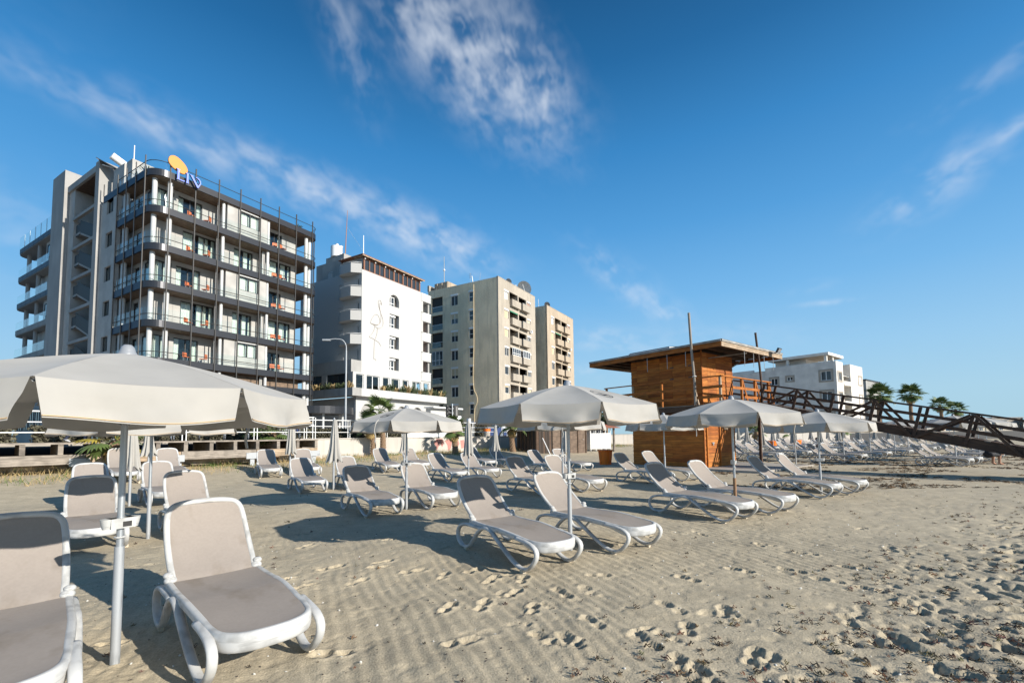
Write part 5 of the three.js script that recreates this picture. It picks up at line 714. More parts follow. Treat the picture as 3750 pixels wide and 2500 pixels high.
// ---------- white villa block on the right ----------
{
  const b = thing('villa_block', 'low white apartment villa with stone framed windows beyond the hut', 'building', null, ...place(47.4, 66, 52)), rot = -Math.PI / 2, V = mat(0.80, 0.76, 0.70, { roughness: 0.85, map: mottleT }), stone = mat(0.42, 0.37, 0.31, { roughness: 0.9, map: mottleT });
  const top = 12.0, wf = (a, c, d, e, pos, ry, n = 2) => { win(b, a, c, d, e, -0.1, { n, f: 0.07 }, pos, ry); const g = merged([boxGeo(a - 0.28, c + 0.28, e + 0.003, e + 0.25, -0.02, 0.05), boxGeo(a - 0.28, c + 0.28, d - 0.25, d - 0.003, -0.02, 0.05), boxGeo(a - 0.28, a - 0.003, d - 0.003, e + 0.003, -0.02, 0.05), boxGeo(c + 0.003, c + 0.28, d - 0.003, e + 0.003, -0.02, 0.05)]); const o = mesh('window_surround', g, stone, b); o.position.set(...pos); o.rotation.y = ry; };
  const lh = []; for (const k of [0, 1, 2]) { const y = -k * 3.02; lh.push([-2.0, -0.65, 9.25 + y, 10.65 + y], [-6.6, -5.8, 9.7 + y, 10.3 + y], [-9.0, -8.0, 9.2 + y, 10.3 + y]); }
  wall('side_wall', b, V, -9.8, -0.3, 0.6, top, 0.3, lh, [0, 0, 0], rot); for (const h of lh) wf(...h, [0, 0, 0], rot);
  box('side_wall', b, stone, 0.4, 0.7, 0.6, top - 0.3, -12.0, -9.81); box('side_wall', b, V, 0.9, 1.2, 0.6, top + 0.1, -17, -12.01); for (const k of [0, 1, 2]) wf(-13.8, -12.5, 9.3 - k * 3.02, 10.6 - k * 3.02, [0.9, 0, 0], rot);
  const fh = []; for (const k of [0, 1]) fh.push([0.7, 2.1, 9.2 - k * 3.0, 10.35 - k * 3.0]); wall('facade', b, V, 0, 2.9, 0.6, top, 0.3, fh); for (const h of fh) wf(...h, [0, 0, 0], 0);
  box('facade', b, stone, 2.92, 6.6, 0.6, top - 0.35, -3, -1.3); for (const k of [0, 1]) { const y = 9.2 - k * 3; box('balcony_slab', b, V, 2.92, 6.6, y - 0.62, y - 0.4, -1.3, 0.1); box('balcony_front', b, V, 2.95, 6.6, y - 0.39, y + 0.02, 0.02, 0.08); win(b, 3.4, 6.0, y - 0.35, y + 1.5, -1.28, { n: 3, f: 0.07, name: 'balcony_door' }); const aw = box('awning', b, M.shutter, 3.0, 6.5, -0.02, 0.02, 0, 1.1); aw.position.set(0, y + 1.35, -1.2); aw.rotation.x = 0.5; }
  box('wing', b, V, 6.62, 12.6, 0.6, top + 0.05, -9, -0.1); for (const k of [0, 1, 2]) wf(10.4, 11.9, 9.15 - k * 3.0, 10.35 - k * 3.0, [0, 0, -0.1], 0, 1);
  box('body', b, V, 0.31, 6.6, 0.6, top - 0.4, -16, -3.02);
  const ph = sub('penthouse', b); box('roof_slab', ph, V, 0.4, 7, 13.1, 13.5, -9.5, -1.0); for (const [x, z] of [[0.6, -1.3], [3.2, -1.3], [0.6, -6.5]]) box('pillar', ph, V, x, x + 0.35, top - 0.3, 13.1, z - 0.35, z); box('room', ph, V, 2, 7, top - 0.3, 13.1, -9, -4.5); box('soffit', ph, stone, 0.6, 6.8, 13.02, 13.09, -9.3, -1.2); box('roof_unit', ph, M.paintWhite, 2, 3, 13.5, 14.1, -10, -9); box('parapet', ph, V, 0.02, 0.3, top + 0.004, top + 0.08, -9.8, -0.3);
  box('plinth', b, M.concreteW, -0.8, 13, -0.3, 1.25, -14, 0.6); box('garden_wall', b, M.concreteW, -1.4, 13.5, -0.3, 0.9, 2.2, 2.5);
  const doorway = sub('garage', b); box('opening', doorway, M.interior, -0.02, 0.1, 1.26, 3.6, -11.9, -9.9); for (const [v, y] of [[3.1, 1.6], [1.6, 1.5]]) { const a = sub('air_conditioner', b); box('case', a, M.paintWhite, -0.45, -0.06, y, y + 0.65, -v - 0.45, -v + 0.45); const fn = mesh('fan_grille', new THREE.CylinderGeometry(0.25, 0.25, 0.02, 16), M.frameDark, a); fn.rotation.z = Math.PI / 2; fn.position.set(-0.46, y + 0.32, -v - 0.1); }
  const g2 = thing('grey_building', 'plain grey building behind the palm trees', 'building', null, ...place(66, 84, 52)); box('body', g2, M.hotelGrey, -1, 8, 0.6, 11.0, -14, 0); box('roof_edge', g2, M.frameDark, -1.1, 8.1, 11.0, 11.25, -14.1, 0.1); for (let k = 0; k < 3; k++) win(g2, 1 + k * 2.3, 2.4 + k * 2.3, 6.2, 7.8, 0.06, { n: 2 });
}

// ---------- boardwalk, railings and everything along the promenade ----------
const [wx, , wz, wr] = place(WALL0[0], WALL0[1], 40);
const onWall = (t, d, y = 0) => [WALL0[0] + WV[0] * t + 0.766 * d, y, -(WALL0[1] + WV[1] * t - 0.643 * d)];      // t along the wall, d towards the sea
{
  const b = thing('boardwalk', 'raised grey timber boardwalk on beams and steel posts along the beach', 'boardwalk', null, wx, 0, wz, wr);
  const x0 = -31, x1 = -1.75;
  for (let k = 0; k < 17; k++) box('deck_plank', b, k % 3 ? M.greyWood : M.greyWood2, x0, x1, 1.545 + 0.004 * (k % 2), 1.61, 0.02 + k * 0.145, 0.155 + k * 0.145);
  for (let k = 0; k < 32; k++) box('joist', b, k % 2 ? M.greyWood2 : M.greyWood, x1 - 0.16 - k * 0.94, x1 - 0.02 - k * 0.94, 1.17, 1.54, 0.1, 2.44);
  for (let k = 0; k < 10; k++) { box('edge_beam', b, k % 2 ? M.greyWood : M.paleWood, x1 - (k + 1) * 2.94 + 0.01, x1 - k * 2.94 - 0.01, 0.82, 1.165, 2.28, 2.42); const p = x1 - 0.16 - k * 2.94; box('steel_post', b, M.steelDull, p - 0.09, p + 0.09, -0.3, 0.815, 2.2, 2.38); box('bracket', b, M.steelDull, p - 0.28, p + 0.28, 0.74, 1.02, 2.425, 2.44); box('edge_beam', b, M.greyWood2, x1 - (k + 1) * 2.94 + 0.01, x1 - k * 2.94 - 0.01, 0.82, 1.165, 0.6, 0.74); }
  box('back_wall', b, M.concreteW, x0, x1 - 0.6, -0.5, 1.1, 0.0, 0.06);
}
function railing(label, t0, t1, d, y, n, h, endPost = true) {
  const r = thing('railing', label, 'railing', 'white railings along the promenade', ...onWall(0, 0), wr);
  for (const k of [1, 0.66, 0.33]) rod('rail', r, M.paintWhite, [t0, y + h * k, d], [t1, y + h * k, d], k === 1 ? 0.028 : 0.02, undefined, 8);
  for (let k = 0; k <= n; k++) { const x = lerp(t0, t1, k / n); rod('baluster', r, M.paintWhite, [x - 0.07, y, d], [x - 0.07, y + h, d], 0.022, 0.022, 8); rod('baluster', r, M.paintWhite, [x + 0.07, y, d], [x + 0.07, y + h, d], 0.022, 0.022, 8); }
}
railing('white tube railing along the edge of the grey boardwalk', -30, -1.9, 2.3, 1.6, 10, 1.12);
railing('white tube railing on top of the graffiti wall', -1.2, 14.8, -0.1, 1.64, 6, 1.05);
railing('white tube railing on the far end of the wall behind the shed', 15.6, 33.4, -0.1, 1.64, 7, 1.05);
// hedges
function hedge(label, t0, t1, d, w, h) {
  const g = thing('hedge', label, 'hedge', 'hedges on the promenade', ...onWall(0, 0), wr), gs = [], n = Math.round((t1 - t0) * 420);
  box('stems', g, mat(0.03, 0.026, 0.018, { roughness: 1 }), t0 + 0.12, t1 - 0.12, 1.5, 1.5 + h - 0.14, d - w + 0.12, d - 0.12);
  for (let k = 0; k < n; k++) { const q = hash(k, 11, 77), fx = lerp(t0, t1, hash(k, 12, 77)), top = hash(k, 13, 77) < 0.35, fy = top ? 1.5 + h - 0.08 + 0.12 * (q - 0.5) : 1.5 + h * hash(k, 14, 77), fz = top ? d - w * hash(k, 15, 77) : d - 0.07 + 0.13 * (q - 0.5), s = 0.05 + 0.06 * hash(k, 16, 77), l = new THREE.PlaneGeometry(s, s * 1.5); l.rotateX(hash(k, 17, 77) * 3); l.rotateY(hash(k, 18, 77) * 6); l.rotateZ(hash(k, 19, 77) * 3); l.translate(fx, fy, fz); gs.push(l); }
  const leafy = mesh('foliage', mergeGeometries(gs), M.hedge, g);
}
hedge('low dry hedge behind the boardwalk railing at the left', -26, -12.2, -0.5, 1.0, 0.85); hedge('low clipped hedge behind the bicycles', -11.8, -2.0, -1.2, 1.0, 0.8); hedge('low hedge behind the palm trunks on the wall', -1.4, 6.2, -1.0, 0.9, 0.72); hedge('short shrubby hedge beside the traffic light', 12.0, 16.5, -2.5, 1.0, 1.2);
// bicycles in a row
const bike0 = (() => {
  const g = new THREE.Group(), wheel = (x) => { const w = mesh('wheel', new THREE.TorusGeometry(0.33, 0.018, 8, 28), M.rubber, g); w.position.set(x, 0.34, 0); mesh('rim', new THREE.TorusGeometry(0.30, 0.012, 6, 24), M.steel, w); const sp = []; for (let k = 0; k < 9; k++) { const a = k * Math.PI / 9; sp.push(rodGeo([0.3 * Math.cos(a), 0.3 * Math.sin(a), 0], [-0.3 * Math.cos(a), -0.3 * Math.sin(a), 0], 0.003, 0.003, 4)); } mesh('spokes', merged(sp), M.steel, w); };
  wheel(-0.52); wheel(0.52); const bl = mat(0.05, 0.09, 0.32, { roughness: 0.4 });
  mesh('frame', merged([rodGeo([-0.52, 0.34, 0], [-0.12, 0.32, 0], 0.016), rodGeo([-0.12, 0.32, 0], [-0.22, 0.85, 0], 0.018), rodGeo([-0.12, 0.32, 0], [0.36, 0.78, 0], 0.02), rodGeo([-0.2, 0.72, 0], [0.34, 0.84, 0], 0.018), rodGeo([-0.52, 0.34, 0], [-0.2, 0.72, 0], 0.012)]), bl, g); mesh('fork', merged([rodGeo([0.52, 0.34, 0], [0.34, 0.92, 0], 0.016)]), bl, g);
  mesh('saddle', new THREE.SphereGeometry(0.12, 10, 8).scale(1.2, 0.4, 0.7), M.rubber, g).position.set(-0.24, 0.92, 0); mesh('handlebar', tubeGeo([[0.22, 1.02, -0.28], [0.33, 1.04, -0.14], [0.34, 0.98, 0], [0.33, 1.04, 0.14], [0.22, 1.02, 0.28]], 0.014, 16, 6), M.steel, g); mesh('basket', new THREE.CylinderGeometry(0.17, 0.13, 0.22, 10, 1, true), M.steelDull, g).position.set(0.52, 0.86, 0); mesh('mudguard', new THREE.TorusGeometry(0.36, 0.015, 5, 18, 2.2), M.paintWhite, g).position.set(-0.52, 0.34, 0);
  return g;
})();
['leftmost blue bicycle of the row parked behind the boardwalk', 'second blue bicycle of the row behind the boardwalk railing', 'third blue bicycle of the row, left of the short palm', 'fourth blue bicycle of the row, behind the short palm', 'fifth blue bicycle, right of the short palm', 'rightmost blue bicycle of the row, at the boardwalk end'].forEach((l, k) => { const o = bike0.clone(); o.name = numbered('bicycle'); o.userData = { label: l, category: 'bicycle', group: 'bicycles parked on the boardwalk' }; o.position.set(...onWall(-7.6 + k * 1.02 + (k > 3 ? 0.4 : 0), 0.9, 1.61)); o.rotation.y = wr + 1.25 + 0.15 * Math.sin(k * 3); scene.add(o); });
// thatched parasols on the hotel terrace
[[-5.0, -7.5, 'left thatched straw parasol on the terrace behind the boardwalk'], [-3.3, -8.6, 'right thatched straw parasol beside the grey garden wall'], [-6.5, -8.8, 'rear thatched straw parasol half hidden by the near cream parasol']].forEach(([t, d, l], k) => { const u = thing('thatched_parasol', l, 'parasol', 'straw parasols on the terrace', ...onWall(t, d, 1.55)); rod('pole', u, M.paleWood, [0, 0, 0], [0, 2.4, 0], 0.05); const g = new THREE.ConeGeometry(1.5, 0.62, 12, 1, true); mesh('thatch_roof', g, M.thatch, u).position.y = 2.45; mesh('fringe', new THREE.CylinderGeometry(1.5, 1.55, 0.28, 24, 1, true), M.thatch, u).position.y = 2.0; });
{ const w = thing('garden_wall', 'plain grey rendered wall between the two hotels', 'wall', null, ...onWall(-0.7, -12.5), wr); box('panel', w, mat(0.33, 0.33, 0.34, { roughness: 0.9, map: mottleT }), -2.6, 5.4, 1.4, 4.55, -0.15, 0.15); box('coping', w, M.concreteW, -2.65, 5.45, 4.552, 4.62, -0.18, 0.18);
  for (let k = 0; k < 7; k++) { const p = thing('terrace_plant', ['tall leafy plant in the shade of the round hotel canopy', 'second leafy plant behind the straw parasols', 'bushy plant under the hotel columns', 'green shrub beside the grey garden wall', 'small potted shrub at the terrace edge', 'dense dark shrub behind the near cream parasol', 'low leafy shrub under the lowest hotel band'][k], 'plant', 'plants on the hotel terrace', ...onWall(-9 + k * 1.6, -10.5 - (k % 2), 1.55)); mesh('foliage', plantTuft(1.3 + 0.3 * (k % 3), 160, 300 + k), M.leaf, p); rod('stem', p, M.trunk, [0, -0.05, 0], [0, 0.7, 0], 0.05); } }
// street lamp and traffic light
{ const [x, y, z] = onWall(5.2, -7, 1.5), l = thing('street_lamp', 'tall grey street lamp with curved arm in front of the white hotel', 'lamp', null, x, y, z, 0.15); rod('pole', l, M.steelDull, [0, 0, 0], [0, 6.9, 0], 0.085, 0.06, 10); mesh('arm', tubeGeo([[0, 6.8, 0], [-0.04, 7.35, 0], [-0.3, 7.72, 0], [-0.9, 7.8, 0], [-1.3, 7.72, 0]], 0.045, 30, 8), M.steelDull, l); box('lamp_head', l, M.steelDull, -1.75, -1.2, 7.64, 7.76, -0.13, 0.13); }
{ const [x, y, z] = onWall(11.3, -1.6, 1.5), t = thing('traffic_light', 'black three lens traffic light on a white pole by the wall', 'traffic light', null, x, y, z, 0.5); rod('pole', t, M.steel, [0, 0, 0], [0, 2.75, 0], 0.06, 0.06, 10); const h = box('signal_head', t, M.dark, -0.5, -0.12, 1.65, 2.6, -0.16, 0.16); for (let k = 0; k < 3; k++) { const c = mesh('lens', new THREE.CylinderGeometry(0.12, 0.12, 0.04, 16), mat(0.10, 0.10, 0.105, { roughness: 0.3 }), h); c.rotation.x = Math.PI / 2; c.position.set(-0.31, 1.82 + k * 0.3, 0.175); const v = mesh('visor', new THREE.CylinderGeometry(0.14, 0.14, 0.2, 14, 1, true, Math.PI * 0.5, Math.PI), M.dark, h); v.rotation.x = Math.PI / 2; v.position.set(-0.31, 1.82 + k * 0.3, 0.26); } box('signal_head', t, M.dark, 0.14, 0.46, 1.65, 2.58, -0.14, 0.14); box('back_plate', t, M.hotelGrey, 0.28, 0.36, 1.75, 2.5, 0.141, 0.16); }
// parked cars
function car(label, t, d, col, turn = 0) {
  const c = thing('parked_car', label, 'car', 'cars parked behind the wall', ...onWall(t, d, 1.42), wr + turn), m = mat(...col, { p: 1, roughness: 0.35, clearcoat: 0.8 });
  const s = new THREE.Shape(); [[-2.1, 0.3], [2.1, 0.3], [2.12, 0.72], [1.95, 0.88], [1.05, 0.98], [0.45, 1.42], [-1.15, 1.46], [-1.85, 1.02], [-2.12, 0.9]].forEach(([x, y], i) => (i ? s.lineTo(x, y) : s.moveTo(x, y)));
  const g = new THREE.ExtrudeGeometry(s, { depth: 1.5, bevelEnabled: true, bevelSize: 0.07, bevelThickness: 0.09, bevelSegments: 2 }); g.translate(0, 0, -0.75); mesh('body', g, m, c);
  for (const z of [-0.845, 0.845]) { const w = new THREE.Shape(); [[-1.55, 1.02], [0.85, 1.0], [0.4, 1.36], [-1.1, 1.39]].forEach(([x, y], i) => (i ? w.lineTo(x, y) : w.moveTo(x, y))); const o = mesh('side_window', new THREE.ExtrudeGeometry(w, { depth: 0.02, bevelEnabled: false }), M.glass, c); o.position.z = z > 0 ? z : z - 0.02; box('door_line', c, M.frameDark, -0.3, -0.28, 0.45, 1.38, z > 0 ? 0.842 : -0.85, z > 0 ? 0.85 : -0.842); }
  for (const x of [-1.3, 1.35]) for (const z of [-0.78, 0.78]) { const w = mesh('wheel', new THREE.CylinderGeometry(0.31, 0.31, 0.2, 20), M.rubber, c); w.rotation.x = Math.PI / 2; w.position.set(x, 0.31, z); mesh('hubcap', new THREE.CylinderGeometry(0.19, 0.19, 0.215, 14), M.steel, w); }
  for (const z of [-0.55, 0.55]) box('headlight', c, M.capGrey, 2.1, 2.2, 0.62, 0.78, z - 0.2, z + 0.2);
}
car('silver car parked behind the railing right of the changing cabin', 30.2, -3.2, [0.42, 0.45, 0.47]); car('dark blue car parked behind the wall near the short dark palm', 17.6, -4, [0.03, 0.05, 0.14]); car('white van-like car parked behind the dark blue one', 21.3, -4.2, [0.6, 0.6, 0.6]); car('dark car at the far end of the wall', 35.5, -3.6, [0.04, 0.05, 0.09]);
{ const b = thing('litter_bin', 'pale litter bin with orange lid standing on the promenade', 'bin', null, ...onWall(15.2, -1.5, 1.55)); rod('body', b, M.paving, [0, 0, 0], [0, 0.5, 0], 0.27, 0.29, 16); rod('lid', b, M.orange, [0, 0.5, 0], [0, 0.72, 0], 0.3, 0.3, 16); }
{ const w = thing('low_white_wall', 'low white wall with gate posts behind the graffiti wall', 'wall', null, ...onWall(0, 0), wr); for (let k = 0; k < 3; k++) box('panel', w, M.paintWhite, 6.6 + k * 2.7, 9.1 + k * 2.7, 1.5, 2.25, -3.2, -3.0); for (let k = 0; k < 4; k++) box('pillar', w, M.paintWhite, 6.4 + k * 2.7, 6.62 + k * 2.7, 1.5, 3.2, -3.25, -2.95); box('window_wall', w, M.paintWhite, 6.5, 11.8, 2.26, 3.3, -5, -4.8); for (let k = 0; k < 3; k++) win(w, 6.9 + k * 1.6, 7.9 + k * 1.6, 2.35, 3.1, -4.74, { n: 2, tr: 0.5, f: 0.07, gm: M.shutterBrown }); }
// sea wall towards the villa
{ const w = thing('sea_wall', 'low pale wall running from the cabin towards the villa', 'wall', null, 11.06, 0, -52.5, Math.atan2(9.5, 35)); for (let k = 0; k < 9; k++) box('panel', w, M.concreteW, k * 4 + 0.01, k * 4 + 3.99, -0.5, 1.6, -0.3, 0.01 * (k % 2)); box('coping', w, M.concreteW, 0, 36, 1.602, 1.66, -0.32, 0.03); }

// ---------- palms ----------
const fanGeo = (() => { const gs = [], n = 17; gs.push(rodGeo([0, 0, 0], [0, 0.03, 0.62], 0.012, 0.008, 5)); for (let k = 0; k < n; k++) { const a = lerp(-1.75, 1.75, k / (n - 1)), L = 0.62 * (0.8 + 0.2 * Math.cos(a)), dx = Math.sin(a), dz = Math.cos(a), w = 0.045, P = [], seg = 4; for (let i = 0; i <= seg; i++) { const t = i / seg, r = 0.02 + L * t, ww = w * (i === seg ? 0.05 : 0.5 + 0.9 * t * (1 - t * 0.55)) * (t < 0.55 ? 1.3 : 1), dr = -0.22 * t * t * t * (0.6 + 0.5 * hash(k, 1, 7)); for (const s of [-1, 0, 1]) P.push([r * dx + s * ww * dz, 0.03 + dr + (s ? 0 : 0.014), 0.62 + r * dz - s * ww * dx]); } const pos = [], idx = []; P.forEach((p) => pos.push(...p)); for (let i = 0; i < seg; i++) for (let s = 0; s < 2; s++) { const q = i * 3 + s; idx.push(q, q + 3, q + 1, q + 1, q + 3, q + 4); } const g = new THREE.BufferGeometry(); g.setAttribute('position', new THREE.Float32BufferAttribute(pos, 3)); g.setAttribute('uv', new THREE.Float32BufferAttribute(new Array(pos.length / 3 * 2).fill(0), 2)); g.setIndex(idx); g.computeVertexNormals(); gs.push(g.toNonIndexed()); } return mergeGeometries(gs.map((g) => (g.index ? g.toNonIndexed() : g))); })();
function palm(name, label, group, x, f, y, h, r, cr, n, o = {}) {
  const p = thing(name, label, 'palm tree', group, x, y, -f, hash((x * 10) | 0, (f * 10) | 0, 3) * 6), gs = [], lean = o.lean ?? 0.06;
  const tp = (t) => [lean * h * t * t, h * t, 0.04 * h * Math.sin(t * 3)];
  const tg = sweepGeo(Array.from({ length: 14 }, (_, i) => tp(i / 13)), () => [[1, 0, 0], [0, 0, 1]], (i) => Array.from({ length: 10 }, (_, k) => { const a = -k / 10 * 6.2832, q = r * (1.25 - 0.4 * i / 13 + (i < 2 ? 0.35 * (2 - i) / 2 : 0)); return [q * Math.cos(a), q * Math.sin(a)]; })); gs.push(tg.toNonIndexed());
  if (o.boots) for (let k = 0; k < h * 75; k++) { const t = k / (h * 75), c = tp(t), a = k * 2.4, g = new THREE.ConeGeometry(r * 0.34, r * 1.15, 4); g.rotateX(0.75); g.translate(0, 0, r * (1.15 - 0.3 * t)); g.rotateY(a); g.translate(...c); gs.push(g.toNonIndexed()); }
  const tr = mesh('trunk', mergeGeometries(gs.map((g) => { g.deleteAttribute('uv'); const q = g.attributes.position.count; g.setAttribute('uv', new THREE.Float32BufferAttribute(Array.from({ length: q * 2 }, (_, i) => (i % 2 ? g.attributes.position.getY(i >> 1) : Math.atan2(g.attributes.position.getX(i >> 1), g.attributes.position.getZ(i >> 1)))), 2)); return g; })), M.trunk, p);
  const c = sub('crown', p), top = tp(1); c.position.set(...top);
  for (let k = 0; k < n; k++) { const t = k / n, fr = mesh('frond', fanGeo, o.yellow && k % 4 === 0 ? M.frondY : M.frond, c); fr.rotation.set(lerp(-1.25, 0.75, t) + 0.2 * (hash(k, 5, 9) - 0.5), k * 2.39996 + 0.3 * hash(k, 6, 9), 0, 'YXZ'); fr.scale.setScalar(cr * (0.85 + 0.3 * hash(k, 8, 9))); }
  for (let k = 0; k < (o.dry ?? 6); k++) { const fr = mesh('dry_frond', fanGeo, M.frondDry, c); fr.rotation.set(1.1 + 0.3 * hash(k, 15, 9), k * 2.39996 + 1, 0, 'YXZ'); fr.scale.setScalar(cr * 0.75); fr.position.y = -0.1; }
}
const low = (x, f) => landLow(x, f) - 0.05;
for (const [l, x, f, h, r, cr, n, o] of [
  ['short fan palm with bright leaves in front of the boardwalk', -12.1, 23.2, 1.55, 0.19, 0.95, 16, { boots: 1 }], ['slim palm trunk behind the left emblem parasol, left of the pair', -8.55, 28.0, 1.95, 0.14, 0.85, 16, { boots: 1 }], ['taller palm of the pair behind the left emblem parasol', -7.9, 27.8, 2.75, 0.14, 0.95, 18, { boots: 1, dry: 9 }], ['stout palm trunk right of the red graffiti', -3.95, 31.6, 1.75, 0.17, 0.9, 15, { boots: 1 }], ['dark palm in the shade left of the brown shed', 0.05, 35.2, 2.2, 0.17, 1.05, 18, { boots: 1 }], ['young palm with yellow drooping leaf behind the near parasol', -14.6, 16.9, 1.35, 0.16, 0.9, 14, { boots: 1, yellow: 1 }]]) palm('fan_palm', l, 'short palms in front of the promenade wall', x, f, low(x, f), h, r, cr, n, o);
for (const [l, x, f, h, cr, n] of [
  ['broad fan palm close to the white villa corner', 64, 79, 7.2, 1.9, 34], ['tall fan palm in front of the grey building', 71, 80.5, 7.4, 1.75, 28], ['slender fan palm right of the grey building', 79, 84, 5.7, 1.5, 22], ['rightmost fan palm seen through the ramp railings', 86, 88, 5.0, 1.6, 22], ['small palm beside the villa garage, left of the folded parasols', 30.5, 57, 1.2, 1.1, 12], ['small palm against the villa wall behind the folded parasols', 35.6, 60, 1.1, 1.2, 12], ['small palm beside the villa air conditioner', 44.5, 61.5, 1.1, 1.2, 12], ['low palm below the ramp between villa and grey building', 66, 72, 1.4, 1.3, 12]]) palm('fan_palm', l, 'palms around the villa', x, f, 0.6, h, 0.28, cr, n, { dry: 4, lean: 0.04 });
// leafy tree behind the changing cabin
{ const t = thing('leafy_tree', 'dense green tree behind the changing cabin roof', 'tree', null, 11.6, 1.4, -56); rod('trunk', t, M.trunk, [0, -0.2, 0], [0.1, 1.7, 0], 0.16, 0.09, 8); for (let k = 0; k < 5; k++) rod('limb', t, M.trunk, [0.1, 1.2, 0], [1.1 * Math.cos(k * 1.3), 2.3 + 0.3 * (k % 2), 1.1 * Math.sin(k * 1.3)], 0.06, 0.03, 6); const gs = []; for (let k = 0; k < 2600; k++) { const c = (hash(k, 1, 41) * 9) | 0, cx = 1.3 * Math.cos(c * 0.7), cy = 2.1 + 0.55 * Math.sin(c * 1.9), cz = 1.3 * Math.sin(c * 0.7), r = 0.85 * Math.cbrt(hash(k, 2, 41)), a = hash(k, 3, 41) * 6.283, e = Math.acos(2 * hash(k, 4, 41) - 1), s = 0.10 + 0.07 * hash(k, 5, 41), g = new THREE.PlaneGeometry(s, s * 1.6); g.rotateX(hash(k, 6, 41) * 3); g.rotateY(hash(k, 7, 41) * 6); g.translate(cx + r * Math.sin(e) * Math.cos(a), cy + r * Math.cos(e) * 0.8, cz + r * Math.sin(e) * Math.sin(a)); gs.push(g); } mesh('crown', mergeGeometries(gs), M.leaf, t); }

// ---------- far shore at the right: small houses and a low hill ----------
{
  const hg = new THREE.SphereGeometry(1, 40, 12, 0, Math.PI * 2, 0, Math.PI / 2); hg.scale(900, 52, 300); const hl = structure(mesh('far_hill', hg, mat(0.10, 0.12, 0.10, { roughness: 1 }), scene)); hl.position.set(2950, -1, -2300);
  const hl2 = hl.clone(); hl2.name = 'far_hill_001'; hl2.position.set(1900, -1, -2750); hl2.scale.set(0.8, 0.55, 1); scene.add(hl2);
  const names = ['flat roofed cream house', 'low white house', 'long sandy coloured house', 'white house with red roof', 'small tan house', 'pale two storey house', 'low grey house', 'cream house with terrace', 'squat white house'];
  for (let k = 0; k < 9; k++) { const az = 42.5 + k * 0.85, R = 150 + 9 * ((k * 5) % 4), x = R * Math.tan(az * D2R) * 0.9, f = R * 0.9, h = thing('shore_house', `${names[k]} on the far shore at the right edge`, 'house', 'houses on the far shore', x, 0.2, -f, -0.9 + 0.2 * k), w = 6 + (k % 3) * 2.4, hh = 3.2 + (k % 3) * 0.9, m = [M.stucco, M.hotel, M.peach, M.hotel, M.stuccoShadeLift][k % 5]; box('wall', h, m, -w / 2, w / 2, 0, hh, -3, 3); box('roof', h, k % 4 === 3 ? M.tileRed : M.hotelGrey, -w / 2 - 0.2, w / 2 + 0.2, hh, hh + 0.25, -3.2, 3.2); for (let q = 0; q < 3; q++) win(h, -w / 2 + 0.7 + q * w / 3.2, -w / 2 + 1.7 + q * w / 3.2, 1, 2.3, 3.06, { n: 2, f: 0.08 }); }
}

